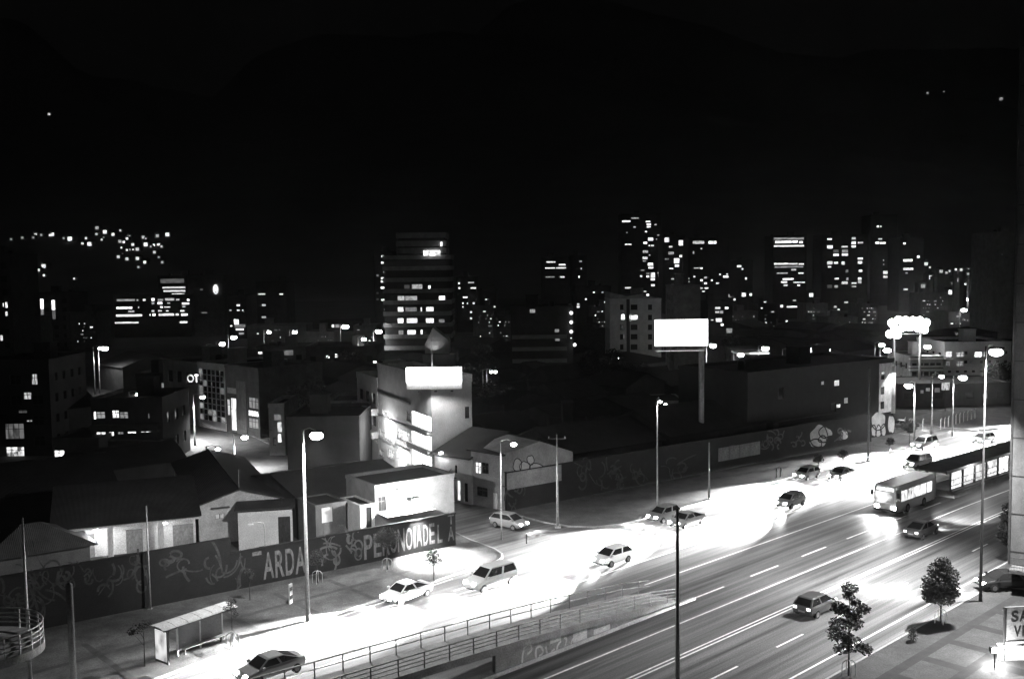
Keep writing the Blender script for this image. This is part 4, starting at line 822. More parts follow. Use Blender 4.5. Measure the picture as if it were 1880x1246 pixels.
far('long low office block with six rows of strip windows', 209, 350, 543, 396, c1([(898, 587, 130, 14), (982, 587, 14, 12), (1030, 586, 20, 14), (1093, 583, 22, 18), (1146, 586, 40, 14), (1212, 582, 66, 16), (1270, 584, 24, 12), (1345, 586, 18, 14), (1093, 609, 20, 14), (1143, 609, 34, 14), (1205, 609, 20, 8), (1326, 612, 52, 12), (888, 643, 112, 14), (990, 639, 8, 12), (1154, 637, 20, 12), (1195, 637, 42, 6), (1315, 634, 24, 6), (938, 668, 44, 12), (1093, 665, 20, 12), (1143, 664, 28, 10), (1195, 664, 20, 6), (1303, 664, 28, 10), (922, 697, 186, 13), (1072, 692, 8, 14), (1100, 692, 22, 16), (1188, 691, 110, 16), (1266, 690, 22, 14), (1318, 691, 46, 14), (905, 748, 170, 11), (1312, 745, 54, 13)]), name='office_block', cat='office block')
far('small dark tower with three stacked lit windows left of centre', 471, 526, 520, 410, c2([(280, 487, 46, 8), (405, 487, 22, 8), (293, 557, 24, 12), (293, 634, 28, 12)]))
far('low block with a bright square sign between logo block and small tower', 418, 452, 545, 380, c2([(130, 558, 20, 10), (80, 590, 14, 8), (130, 590, 18, 8), (158, 590, 8, 6), (118, 664, 30, 32), (85, 690, 12, 8), (140, 712, 50, 10), (150, 738, 34, 12)]), c2([(140, 690, 70, 20)]), name='low_block', cat='building')
far('low shop row with small bright windows at centre left', 586, 700, 590, 420, c2([(710, 627, 16, 14), (728, 627, 12, 12), (758, 627, 10, 8), (716, 652, 26, 8), (735, 690, 14, 16), (763, 690, 26, 20), (1040, 677, 8, 8), (1020, 680, 8, 8)]), c2([(790, 630, 50, 24)]), name='shop_row', cat='shops', d=10)
_px = [(452, 560, 600, 330), (560, 612, 612, 300), (648, 690, 600, 340), (868, 905, 566, 330), (905, 940, 585, 300), (1052, 1100, 600, 290), (1086, 1120, 566, 330), (1340, 1392, 575, 360), (1392, 1425, 560, 400), (1480, 1520, 560, 380), (1520, 1575, 585, 330), (1575, 1612, 560, 420), (1690, 1740, 540, 430), (1742, 1800, 575, 360), (120, 175, 575, 330), (20, 60, 585, 300)]
for k, (x0, x1, yt, Y) in enumerate(_px):
    rg = random.Random(300 + k); ww = []
    for _ in range(rg.randint(15, 28)):
        x = rg.uniform(x0 + 3, x1 - 5); y = yt + 5 + 6.5 * rg.randint(0, 7); ww.append((x, y, x + rg.choice((1.3, 1.8, 2.2, 3, 5)), y + rg.choice((1.3, 1.8, 2.4))))
    far('low dark block dotted with small lights, %s from the left in the middle distance' % ('first second third fourth fifth sixth seventh eighth ninth tenth eleventh twelfth thirteenth fourteenth fifteenth sixteenth'.split()[sorted(q[0] for q in _px).index(x0)]), x0, x1, yt, Y, ww[::2], ww[1::2], name='low_block', cat='building', d=12, wm=rg.choice((RENDER_M, RENDER_D, CONC_D)))
# settlement on the slope at far right and houses on the left hill: one small house per light
hh = None
def hill_house(pos, s, label, group):
    global hh
    if hh is None:
        hh = thing('hillside_house', label, 'house', (0, 0, 0)); MB().box(-1.6, 1.6, 0, 3.4, -4, 2.3).obj('wall', RENDER_D, hh)
        MB().prism([(-1.8, 2.31), (1.8, 2.31), (0, 3.2)], -.2, 3.6).obj('roof', ROOF_T, hh); piece('window', E_FAR, hh, -.75, .75, -.06, -.003, .5, 1.9); o = hh
    else: o = copy_tree(hh)
    o.location = pos; o.scale = (s, s, s); tag(o, label, 'house', group); return o
hp = [(694, 87, 1.5), (750, 118, 1.7), (808, 130, 1.3), (860, 97, .8), (690, 125, 1), (255, 134, 1.3), (238, 150, 1), (295, 131, 1), (160, 152, 1), (375, 132, 1.5), (358, 134, 1), (500, 170, 1.8), (455, 154, .8), (486, 142, .8), (615, 153, .9), (590, 193, 1), (640, 205, 1.8), (622, 203, 1), (921, 150, 1.4), (908, 157, 1), (1025, 152, 1.3), (1042, 156, .8), (1125, 143, 1.4), (1197, 138, 1.7), (858, 184, 1.4), (885, 183, 1), (950, 202, 1.2), (1042, 210, 1.8), (1078, 211, .8), (1100, 203, 1), (1118, 200, 1), (1136, 200, 1), (1155, 214, 1), (982, 240, 1.5), (925, 232, .7), (907, 237, .8), (870, 270, .9), (846, 291, 1.3), (908, 307, 1.3), (983, 304, 1.5), (1048, 313, 1), (1035, 330, 1.2), (1160, 328, 1.1), (1104, 258, 1.2), (1135, 290, .8), (990, 357, .8), (727, 162, .8), (740, 150, .7), (80, 163, .9), (55, 240, .9), (36, 215, .7), (5, 280, 1), (868, 220, .7), (952, 233, .7), (12, 388, 1), (240, 530, 1), (186, 540, .8), (314, 418, .9), (188, 365, 2), (248, 365, 1.8), (312, 365, 1.8), (205, 388, 2.4), (240, 388, 1.6), (215, 410, 1.5), (275, 385, 1.2), (530, 443, .8)]  # the bright low cluster stands in for court floodlights
for a, b, s in hp:
    pos = on_terrain(a / 3.894, 400 + b / 3.894 + 1); d_ = pos.length / 1150
    hill_house(pos, s * d_ * 1.5, 'tiny house with one lit window on the dark left hillside', 'lit houses on the left hillside')
sr = [(1330, 430), (1385, 424), (1380, 480), (1320, 498), (1422, 505), (1476, 506), (1500, 515), (1530, 530), (1582, 475), (1278, 520), (1235, 565), (1258, 580), (1300, 550), (1325, 550), (1360, 550), (1395, 575), (1400, 590), (1410, 545), (1455, 545), (1210, 535), (1240, 545), (1320, 520), (1290, 515), (1365, 435), (1428, 410), (1180, 530), (1200, 632), (1257, 632), (1550, 435), (1615, 450), (1340, 560), (1270, 552), (1440, 520), (1350, 505), (1230, 385), (1255, 400), (1245, 432)]
sr += [(rnd.gauss(1370, 110), rnd.gauss(500, 45)) for _ in range(34)] + [(rnd.uniform(20, 560), rnd.uniform(560, 760)) for _ in range(26)]
for a, b in sr:
    x, y = 1360 + a / 3.615, 380 + b / 3.615; Y = rnd.uniform(430, 640); pos = at(x, y, Y); pos.z -= .9; gz = terrain(pos.x, Y)
    if pos.z < gz + 1: pos = on_terrain(x, y + 1) if y < 500 else G(x, y + 3)
    o = hill_house(pos, rnd.choice((.5, .7, .9, 1.3)), 'tiny house with one lit window in the scattered settlement at right', 'lit houses of the right settlement')
    if pos.z > gz + 2.5:
        o_ = MB().box(-1.6, 1.6, .02, 3.4, -(pos.z - gz) / o.scale[0], -4.01).obj('lower_storey', RENDER_D, o)
for x, y, s, lab in ((1838, 184, 4.2, 'small white sanctuary lit on the mountain top at far right'), (1703, 171, 1.9, 'left of two dim lit huts high on the right mountain'), (1733, 168, 1.7, 'right of two dim lit huts high on the right mountain'), (90, 210, 2.4, 'lone lit chapel high on the left mountain')):
    pos = on_terrain(x, y + 2); t = thing('hilltop_chapel', lab, 'chapel', pos); t.scale = (s, s, s)
    MB().box(-1.7, 1.7, 0, 4, -2, 2.4).obj('wall', WHITE, t); MB().prism([(-1.9, 2.41), (1.9, 2.41), (0, 3.6)], -.2, 4.2).obj('roof', ROOF_T, t); piece('lit_front', E_FAR, t, -1.2, 1.2, -.08, -.003, .2, 2.2); MB().box(1.75, 2.6, .5, 1.4, -2, 4.2).obj('tower', WHITE, t)

# ================================================================== LAMPS, MASTS, BILLBOARD
def street_lamp(label, head, base=None, arm=1.6, power=0, glow=.42, name='street_lamp', cone=150, group=None, aim=None, r=.11, pm=None, blend=.7):
    """head: world position of the lamp head; base directly below the other end of the arm"""
    h = head; b = base or Vector((h.x - arm, h.y, 0)); b = Vector((b[0], b[1], 0)); hz = h.z
    t = thing(name, label, 'street lamp', b, 0, group); L = Vector((h.x - b.x, h.y - b.y, 0)); top = hz + (.25 if L.length < 2 else -.1)
    MB().tube([(0, 0, -.02), (0, 0, .9), (0, 0, top)], [r * 1.5, r * 1.1, r * .55], 10).obj('pole', pm or STEEL, t, True)
    MB().tube([(0, 0, top - .05), tuple(L * .5 + Vector((0, 0, max(hz, top) + .12))), tuple(L + Vector((0, 0, hz + .12)))], .04, 6).obj('arm', STEEL, t, True)
    dn = L.normalized() if L.length > .01 else Vector((1, 0, 0)); rz = math.atan2(dn.y, dn.x)
    s = glow / .42
    hd = MB().loft([[(x, y * w, z) for y, z in ((-.17, .04), (.17, .04), (.12, .16), (-.12, .16))] for x, w in ((-.45 * s, .7), (-.1, 1.2 * s), (.3 * s, 1.1 * s), (.5 * s, .5))]).obj('head', STEEL_D, t); hd.location = L + Vector((0, 0, hz)); hd.rotation_euler = (0, 0, rz)
    me = bpy.data.meshes.new('lens'); bm = bmesh.new(); bmesh.ops.create_uvsphere(bm, u_segments=12, v_segments=8, radius=glow)
    for v in bm.verts: v.co.z *= .6
    bm.to_mesh(me); bm.free(); me.materials.append(E_LAMP); lo = bpy.data.objects.new('lens', me); COL.objects.link(lo); lo.parent = t; lo.location = L + Vector((0, 0, hz - glow * .45))
    if power: lamp_light(t, L + Vector((0, 0, hz - glow * 1.3)), power, 'SPOT', .2, aim, cone, blend)
    return t
def unlit_mast(label, base, top_px, r=.1, name='utility_pole', m=None, ins=False, taper=.65):
    Y = base.y; z = at(top_px[0], top_px[1], Y).z; t = thing(name, label, 'pole', base)
    MB().tube([(0, 0, -.02), (0, 0, z * .5), (0, 0, z)], [r * (1.35 if taper < 1 else 1), r, r * taper], 10).obj('shaft', m or STEEL, t, True)
    MB().tube([(0, 0, z), (0, 0, z + .12)], [r * .8, r * .3], 8).obj('cap', STEEL_D, t)
    MB().box(-r * 2.4, r * 2.4, -r * 2.4, r * 2.4, -.02, .16).obj('base_plate', CONC, t)
    if ins:
        MB().box(-.9, .9, -.05, .05, z - .5, z - .38).obj('crossarm', STEEL_D, t)
        for k in (-.8, 0, .8): MB().tube([(k, 0, z - .38), (k, 0, z - .2)], .05, 6).obj('insulator', CONC_L, t)
    return t
b = G(566, 1142); street_lamp('tall street lamp glowing over the pavement beside the lettered wall', at(581, 794, b.y), b, power=14000, glow=.5, r=.14, cone=172, blend=.25)
b = G(1800, 1106); street_lamp('very tall street lamp at the near kerb, its head glowing over the white factory', at(1829, 641, b.y), b, power=85000, glow=.5, r=.105, cone=112, aim=(-.42, .05, -1), pm=BLACKP)
b = G(921, 990); street_lamp('street lamp on a thin pole in front of the brick corner house', at(943, 813, b.y), b, power=2600, glow=.3, r=.07)
def far_lamp(label, x, y, hgt=9.0, power=0, glow=.42, **kw):
    glow *= 1.25  # lens enlarged to imitate the glare round distant lamps
    r = ray(x, y); t = (hgt - H) / r.z; p = r * t; return street_lamp(label, Vector((p.x, p.y, hgt)), arm=kw.pop('arm', 1.4), power=power, glow=glow, **kw)
far_lamp('bright lamp beside the right edge of the billboard', 1309, 632, 9, 2500, .6)
far_lamp('bright lamp above the dark offices, first right of the glowing canopy', 1405, 637, 9, 2500, .6)
far_lamp('lamp at the left end of the glowing canopy', 1360, 649, 8, 1500, .5)
far_lamp('left lamp of the close pair above the dark offices', 1493, 640, 9, 1500, .55)
far_lamp('right lamp of the close pair above the dark offices', 1507, 640, 9, 1500, .55, arm=-1.2)
far_lamp('small lamp just left of the close pair above the dark offices', 1481, 640, 9, 0, .25)
far_lamp('small lamp just right of the close pair above the dark offices', 1521, 641, 9, 0, .3)
far_lamp('small lamp between the canopy lamp and the close pair', 1450, 643, 9, 0, .3)
far_lamp('right lamp under the floodlight mast', 1629, 640, 9, 2500, .6)
far_lamp('left lamp under the floodlight mast', 1619, 631, 9, 0, .5)
far_lamp('lamp between the floodlight mast and the white factory', 1703, 634, 9, 5000, .55)
far_lamp('lamp in front of the middle of the white factory', 1768, 690, 9, 6000, .5)
far_lamp('lamp on a pale pole left of the fence posts', 1668, 705, 9, 3500, .45, arm=-.9, r=.13)
far_lamp('small lamp under the pale panel of the factory terrace', 1729, 689, 9, 900, .32)
far_lamp('upper bright lamp on the right slope', 1771, 547, 9, 0, 1.2)
far_lamp('lower bright lamp on the right slope', 1770, 567, 9, 0, .8)
far_lamp('bright lamp at the left end of the slope settlement', 1744, 541, 9, 0, 1.1)
far_lamp('left lamp of the bright pair near the logo block', 391, 634, 10, 2500, .65)
far_lamp('right lamp of the bright pair near the logo block', 408, 629, 10, 1500, .55)
far_lamp('lamp alone in the dark left of the pair near the logo block', 192, 637, 10, 2500, .6)
far_lamp('small lamp just left of the lone left lamp', 183, 638, 10, 0, .3)
far_lamp('lamp at the far end of the left street', 330, 749, 5.5, 14000, .5)
far_lamp('small lamp on the glazed showroom front', 372, 727, 7.5, 9000, .3)
far_lamp('lamp standing low at the near end of the left street', 449, 800, 4.6, 9000, .36)
far_lamp('lamp on the roadside strip below the left street', 400, 822, 5, 900, .25)
far_lamp('lamp in the slatted stairwell light', 255, 722, 9, 900, .4)
far_lamp('bright lamp above the low shop row at centre left', 634, 597, 10, 0, .8)
far_lamp('round lamp at the foot of the stepped tower', 695, 606, 10, 1500, .7)
far_lamp('small lamp left of the stepped tower foot', 668, 621, 10, 900, .45)
far_lamp('small lamp over the dark tower gap', 541, 608, 10, 0, .5)
far_lamp('left one of two small lamps right of the bright square sign', 494, 608, 10, 0, .45)
far_lamp('small lamp under the bright square sign', 429, 617, 10, 0, .6)
b = G(1207, 945); street_lamp('dim lamp on a tall pole at the far kerb before the dark yard', at(1212, 736, b.y), b, power=500, glow=.2, r=.09)
far_lamp('small lamp lighting the glass lobby left of the billboard post', 1222, 741, 6, 1500, .2)
far_lamp('lamp on the post beside the glowing roof edges', 1388, 704, 9, 1200, .32)
far_lamp('small lamp on the billboard side above the dark yard', 1272, 670, 9, 0, .25)
far_lamp('left one of two tiny lamps in the dark right of the rooftop sign', 902, 681, 9, 0, .25)
far_lamp('right one of two tiny lamps in the dark right of the rooftop sign', 909, 681, 9, 0, .25)
far_lamp('small lamp right of the low offices', 1590, 655, 9, 0, .28)
far_lamp('tiny lamp added to brighten the pale grey flats', 1136, 656, 7.5, 12000, .2)  # added lamp, only there to light the flats
# floodlight mast
Y = 186; p0 = at(1660, 600, Y)
fm = thing('floodlight_mast', 'steel mast crowded with blinding floodlights right of centre', 'floodlight', (p0.x, Y, 0))
for x in (1642, 1690): X = at(x, 600, Y).x - p0.x; MB().tube([(X, 0, -.02), (X, 0, at(x, 583, Y).z)], [.3, .16], 10).obj('mast', STEEL, fm, True)
for yy in (588, 600, 613): z = at(1665, yy, Y).z; MB().tube([(at(1632, yy, Y).x - p0.x, 0, z), (at(1704, yy, Y).x - p0.x, 0, z)], .08, 6).obj('crossarm', STEEL, fm)
for x, y in ((1636, 592), (1648, 587), (1661, 588), (1674, 588), (1687, 588), (1699, 592), (1642, 603), (1656, 601), (1669, 600), (1683, 601), (1696, 604), (1632, 613), (1646, 614)):
    q = at(x, y, Y); X = q.x - p0.x
    MB().tube([(X, -.35, q.z), (X, .1, q.z)], [.73, .35], 12).obj('lamp_housing', STEEL_D, fm); MB().tube([(X, -.42, q.z), (X, -.36, q.z)], .74, 12).obj('lens', E_LAMP, fm)  # discs oversized to stand for the blown-out glare
lamp_light(fm, (0, -1, at(1660, 602, Y).z), 9000, 'SPOT', .6, (0.25, -.35, -1), 130, .8)
# billboard
Y = 128.0; p0 = at(1288, 700, Y); bb_ = thing('billboard', 'large blank glowing white billboard on a single tall post', 'billboard', (p0.x, Y, 0))
x0 = at(1201, 610, Y).x - p0.x; x1 = at(1298, 610, Y).x - p0.x; z1 = at(1250, 586, Y).z; z0 = at(1250, 634, Y).z
MB().tube([(0, .1, -.02), (0, .1, z1 - .4)], .36, 14).obj('post', STEEL, bb_, True)
MB().box(x0 - .06, x1 + .06, -.55, -.31, z0 - .05, z1 + .05).obj('board', STEEL_D, bb_); MB().box(x0, x1, -.6, -.552, z0, z1).obj('face', E_BOARD, bb_)
MB().box(x0, x1 - .6, -1.9, -.6, z0 - .62, z0 - .56).obj('catwalk', STEEL, bb_)
for k in range(8): x = x0 + .1 + (x1 - x0 - .8) * k / 7; piece('catwalk_post', STEEL, bb_, x - .03, x + .03, -1.9, -1.84, z0 - .56, z0 + .1)
MB().tube([(x0, -1.87, z0 + .06), (x1 - .6, -1.87, z0 + .06)], .025, 6).obj('catwalk_rail', STEEL, bb_)
piece('beam', STEEL, bb_, x0 + .5, x1 - .5, -.3, .4, z0 + .5, z0 + .8)
# unlit poles
unlit_mast('slim grey pole rising at the bottom left edge by the footbridge', G(57, 1275), (42, 952), .09)
unlit_mast('thick concrete post standing at the bottom left', G(138, 1320), (130, 1072), .19, 'concrete_post', CONC_D, taper=1.0)
unlit_mast('thin pole in front of the mural on the lettered wall', G(276, 1120), (268, 928), .07)
unlit_mast('pale straight pole on the corner beyond the side street', G(1024, 968), (1022, 797), .12, ins=True)
unlit_mast('dim pole at the far kerb near the billboard post', G(1302, 918), (1301, 812), .1)
unlit_mast('slender pale pole at the far kerb before the corner building', G(1594, 846), (1594, 676), .12)
unlit_mast('thin grey mast rising from the bottom of the view right of the ramp end', G(1244, 1300), (1243, 936), .12)
t = thing('hooked_lamp', 'small unlit goose-neck lamp behind the tall street lamp', 'lamp', W(40.5, 74.0)); MB().tube([(0, 0, -.02), (0, 0, 4.6), (-.1, 0, 5), (-.6, -.1, 5.1), (-1, -.2, 5.0)], .04, 6).obj('pole', STEEL, t); MB().box(-1.3, -.9, -.3, -.1, 4.88, 5.0).obj('head', CONC_L, t)

# ================================================================== TREES AND PAVEMENT FURNITURE
def leaf_mesh(pts, size, seed):
    rg = random.Random(seed); mb = MB()
    for c, rad, n in pts:
        c = Vector(c); rad *= 1.22
        for _ in range(int(n * 2.2)):
            while True:
                q = Vector((rg.uniform(-1, 1), rg.uniform(-1, 1), rg.uniform(-1, 1)))
                if .15 < q.length < 1: break
            p = c + Vector((q.x * rad, q.y * rad, q.z * rad * .75)); s = size * rg.uniform(.4, .95)
            a = Vector((rg.gauss(0, 1), rg.gauss(0, 1), rg.gauss(0, .5))).normalized(); b = a.cross(Vector((rg.gauss(0, 1), rg.gauss(0, 1), rg.gauss(0, 1)))).normalized()
            mb.poly([p - a * s, p - a * s * .2 + b * s * .42, p + a * s, p - a * s * .1 - b * s * .4])
    return mb
def tree(label, base, h, clumps, seed, leaf=.13, guard=False, name='young_tree', lean=.0, tr=.05):
    """clumps: (dx, dz fraction, radius, leaves) ; dx across the view"""
    t = thing(name, label, 'tree', base); rg = random.Random(seed); mb = MB()
    top = max(c[1] for c in clumps) * h
    mb.tube([(0, 0, -.02), (lean * .3, 0, h * .3), (lean * .6, .03, h * .55), (lean, 0, top)], [tr * 1.3, tr, tr * .75, tr * .35], 7)
    pts = []
    for dx, fz, rad, n in clumps:
        c = (dx + lean * fz, rg.uniform(-.5, .5) * abs(dx) + rg.uniform(-.12, .12), fz * h); pts.append((c, rad, n))
        s = (lean * fz * .7, 0, max(fz * h - abs(dx) * 1.1 - .25, h * .25)); mb.tube([s, ((s[0] + c[0]) / 2, c[1] / 2, (s[2] + c[2]) / 2 + .05), c], [tr * .55, tr * .4, tr * .2], 5)
    mb.obj('trunk', BARK, t, True); leaf_mesh(pts, leaf, seed).obj('crown', LEAF, t)
    if guard:
        for k in range(2):
            a = k * math.pi / 2; d = Vector((math.cos(a), math.sin(a), 0)) * .42; pp = [d * -1, d * -1 + Vector((0, 0, .7))] + [d * math.cos(math.pi - q * math.pi / 6) + Vector((0, 0, .7 + .32 * math.sin(q * math.pi / 6))) for q in range(1, 6)] + [d + Vector((0, 0, .7)), d]
            MB().tube(pp, .03, 6).obj('guard_hoop', STEEL, t)
    return t
def pz(v): return Vector((v.x, v.y, .13))
def sc(base, px): return px * base.y / FPX
b = pz(G(1558, 1243)); H1 = sc(b, 178)
tree('lanky young tree with tufts of leaves on the near pavement at bottom right', b, H1, [(0, .95, .42, 110), (-.05, .86, .3, 60), (.35, .8, .3, 60), (.75, .74, .4, 100), (-.75, .76, .4, 100), (-.4, .7, .45, 130), (.3, .66, .4, 110), (-.65, .56, .5, 150), (.35, .56, .5, 150), (-.8, .45, .5, 140), (-.2, .42, .4, 90), (.25, .34, .55, 170), (.95, .3, .38, 110), (-.45, .28, .4, 100)], 3, .15, True)
b = pz(G(1727, 1146)); H1 = sc(b, 122)
tree('dense dark young tree with two stakes by the near kerb', b, H1, [(.1, .93, .5, 260), (-.1, .8, .75, 420), (.45, .74, .75, 420), (-.55, .66, .75, 420), (.3, .58, .85, 520), (-.4, .5, .85, 500), (.6, .5, .6, 300), (-.7, .42, .55, 260), (.1, .42, .7, 300)], 5, .15, True)
b = pz(G(1857, 1034)); H1 = sc(b, 108)
tree('leafy tree half hidden behind the tall building edge at right', b, H1, [(-.3, .95, .5, 160), (-.5, .8, .55, 200), (-.7, .62, .6, 220), (-.2, .66, .7, 260), (-.6, .45, .6, 220), (0, .5, .7, 260), (-.2, .35, .45, 120)], 8, .15)
b = pz(G(711, 1048)); tree('round-crowned young tree in front of the painted letters', b, 3.6, [(0, .85, .75, 420), (-.5, .76, .6, 300), (.5, .78, .6, 300), (0, .66, .6, 260)], 11, .11, True)
b = pz(G(797, 1069)); tree('thin pale tree standing in the floodlit patch of pavement', b, 2.7, [(0, .9, .4, 110), (-.35, .75, .4, 110), (.35, .72, .4, 110), (0, .6, .4, 100)], 12, .1)
b = pz(G(427, 1190)); tree('sapling with a drooping crown right of the bus shelter', b, 3.4, [(0, .92, .3, 70), (-.1, .8, .4, 90), (.3, .68, .25, 50)], 13, .1, True, tr=.03)
b = pz(G(266, 1226)); tree('sapling with flat dark crown left of the bus shelter', b, 3.0, [(-.4, .86, .4, 90), (.1, .92, .35, 80), (-.7, .8, .25, 50)], 14, .1, False, tr=.03)
b = pz(G(459, 1104)); tree('bare sapling by the wall left of the big letters', b, 2.6, [(0, .9, .3, 50), (.2, .75, .25, 40)], 15, .1, False, tr=.025)
b = pz(G(583, 1072)); tree('dark shrubby sapling behind the tall street lamp', b, 2.8, [(0, .85, .5, 160), (.3, .7, .4, 110), (-.3, .66, .4, 110)], 16, .1, True, tr=.03)
b = pz(G(1670, 819)); tree('small palm-like tree at the far side street corner', b, 3.4, [(0, .95, .6, 160), (-.6, .8, .6, 140), (.6, .8, .6, 140), (0, .65, .5, 120)], 17, .2, False)
for k, (x, y) in enumerate(((1548, 857), (1503, 866), (1634, 832))): b = pz(G(x, y)); tree(('small clipped tree at the far kerb left of the slender pale pole', 'lower clipped tree at the far kerb, the leftmost of three', 'tiny tree at the far kerb between the slender pole and the corner')[k], b, 2.0, [(0, .85, .45, 130), (.2, .7, .4, 90), (-.3, .7, .4, 90)], 20 + k, .14, False, tr=.03)
b = pz(G(1677, 1180)); tree('tiny conical shrub on the near pavement', b, 1.0, [(0, .3, .32, 120), (0, .6, .24, 90), (0, .9, .14, 50)], 24, .08, False, name='shrub', tr=.02)
# dark garden trees in the unlit middle block
for k, (x, Y, hh_, lab) in enumerate(((905, 150, 10, 'dark broad tree between the rooftop sign and the ledged building'), (1100, 172, 11, 'dark tree mass below the pale grey flats'), (1165, 180, 9, 'dark tree left of the billboard board'), (640, 205, 9, 'dark tree before the low hall'), (1300, 175, 8, 'dark tree behind the billboard post'), (560, 150, 9, 'dark tree behind the blank block'), (880, 180, 12, 'dark leafy tree right of the light-patch gable'), (1462, 158, 7, 'dark tree behind the low offices edge'), (1350, 240, 9, 'tree lit by the canopy lamp'), (1840, 196, 5, 'round bush in front of the white factory'))):
    p = at(x, 700, Y); tree(lab, (p.x, Y, 0), hh_, [(rnd.uniform(-2.4, 2.4), rnd.uniform(.45, .95), rnd.uniform(1.2, 2.0), 230) for _ in range(9)], 40 + k, .32, name='garden_tree', tr=.22)

# bus shelter
pA, pB = W(26.6, vK(26.6) + 1.6), W(31.8, vK(31.8) + 1.7); sa = math.atan2(pB.y - pA.y, pB.x - pA.x); pA.z = .13
bs = thing('bus_shelter', 'bus shelter with pale segmented roof, glowing advert panel and bench', 'bus shelter', pA, sa); L = (pB - pA).length
for k in range(6):
    x0, x1 = -.3 + k * (L + .6) / 6, -.3 + (k + 1) * (L + .6) / 6 - .04
    pr = [(-.75, 2.45), (-.3, 2.56), (.3, 2.58), (.8, 2.5), (.8, 2.56), (.3, 2.64), (-.3, 2.62), (-.75, 2.51)]
    MB().loft([[(x0, y, z) for y, z in pr], [(x1, y, z) for y, z in pr]]).obj('roof_panel', CONC_L, bs)
MB().tube([(-.3, -.76, 2.46), (L + .3, -.76, 2.46)], .04, 6).obj('roof_edge', STEEL_D, bs); MB().tube([(-.3, .82, 2.5), (L + .3, .82, 2.5)], .04, 6).obj('roof_edge', STEEL_D, bs)
for x in (1.5, L * .62, L - .2): piece('post', STEEL, bs, x - .05, x + .05, .45, .55, 0, 2.58)
piece('advert_frame', STEEL_D, bs, -.02, .1, -.72, .78, .12, 2.42); piece('advert_panel', emit('advert_glow', 1.6, .6), bs, -.06, -.022, -.6, .66, .3, 2.3); piece('advert_panel', emit('advert_glow', 1.6, .6), bs, .102, .14, -.6, .66, .3, 2.3)
piece('bench', STEEL, bs, 1.7, L - .3, .05, .42, .42, .48)
for x in (1.9, L - .5): piece('bench_leg', STEEL_D, bs, x - .04, x + .04, .2, .3, 0, .418)
MB().box(1.5, L - .2, .485, .505, .3, 2.1).obj('back_glass', mat('clear_glass_dark', .08, .1, .1, 1), bs)
b = pz(G(534, 1110)); t = thing('totem_sign', 'narrow striped information totem on the pavement below the big letters', 'sign', b, ROADANG + .5)
piece('panel', CONC_L, t, -.22, .22, -.05, .05, 0, 1.55)
for z in (.35, 1.0): piece('dark_stripe', STEEL_D, t, -.2, .2, -.056, -.051, z, z + .3)
b = pz(G(967, 1000)); t = thing('bollard', 'short dark bollard at the side street corner', 'bollard', b); MB().tube([(0, 0, 0), (0, 0, .85), (0, 0, .95)], [.07, .07, .03], 8).obj('shaft', STEEL_D, t)
for k, u in enumerate((104.5, 105.4)):
    b = W(u, vK(u) + .9, .13); t = thing('bollard', ('left', 'right')[k] + ' one of two pale bollards at the far kerb right of the median mast', 'bollard', b, 0, 'pale bollards at the far kerb'); MB().tube([(0, 0, 0), (0, 0, 1.1), (0, 0, 1.2)], [.09, .09, .04], 8).obj('shaft', WHITE, t)
# fence of concrete posts across the side street
names_f = []
px_f = [(1661, 786), (1677, 788), (1694, 789), (1710, 789), (1727, 788)] + [(1734 + 7 * k, 786 - 2.1 * k) for k in range(9)]
ff = thing('post_fence', 'row of pale concrete fence posts with wire along the dark lot at right', 'fence', G(1661, 786))
for x, y in px_f:
    q = G(x, y) - G(1661, 786); o = MB().tube([(0, 0, 0), (0, 0, 1.5), (.0, -.25, 1.75)], .07, 6).obj('post', CONC_L, ff); o.location = q
for z in (.6, 1.1, 1.5): MB().tube([tuple(G(x, y) - G(1661, 786) + Vector((0, 0, z))) for x, y in px_f], .012, 4).obj('wire', STEEL_D, ff)
b = pz(G(1672, 800)); t = thing('round_sign', 'small round pale traffic sign by the palm-like tree', 'sign', b); MB().tube([(0, 0, 0), (0, 0, 2.0)], .03, 6).obj('post', STEEL, t); MB().tube([(0, -.03, 2.2), (0, 0, 2.2)], .32, 14).obj('disc', WHITE, t)
p = at(1736, 709, 168); t = thing('lit_sign', 'small white lit sign box on a pole before the dark depot', 'sign', (p.x, 168, 0)); MB().tube([(0, 0, -.02), (0, 0, p.z - .4)], .06, 6).obj('pole', STEEL_D, t); piece('sign_box', STEEL_D, t, -.75, .75, 0, .25, p.z - .7, p.z + .75); piece('sign_face', E_ROOM, t, -.68, .68, -.02, -.002, p.z - .62, p.z + .68)

# footbridge landing at bottom left
zc = 6.0; c0 = at(-35, 1200, 52); t = thing('footbridge_landing', 'rounded end of a footbridge with curved railings at the bottom left edge', 'footbridge', (c0.x, c0.y, 0), 0)
qs = [(-9, 3.4), (-1, 3.4), (1.2, 3.0), (2.5, 1.9), (3.0, .5), (2.6, -.9), (1.4, -2.0), (-.4, -2.4), (-9, -2.4)]
qs = smooth_pts(qs, 4)
mb = MB(); n = len(qs); mb.poly([(x, y, zc) for x, y in qs]); mb.poly([(x, y, zc - .45) for x, y in qs][::-1])
for k in range(n): (x, y), (x2, y2) = qs[k], qs[(k + 1) % n]; mb.quad((x, y, zc - .45), (x2, y2, zc - .45), (x2, y2, zc), (x, y, zc))
mb.obj('deck', CONC, t); MB().tube([(-1.2, .4, -.02), (-1.2, .4, zc - .45)], .55, 14).obj('column', CONC, t, True)
for h_ in (.3, .55, .8, 1.1): MB().tube([(x * .98, y * .98, zc + h_) for x, y in qs], .04, 6).obj('rail', STEEL, t, True)
for k in range(0, n, 2): x, y = qs[k]; piece('post', STEEL, t, x * .98 - .035, x * .98 + .035, y * .98 - .035, y * .98 + .035, zc, zc + 1.1)

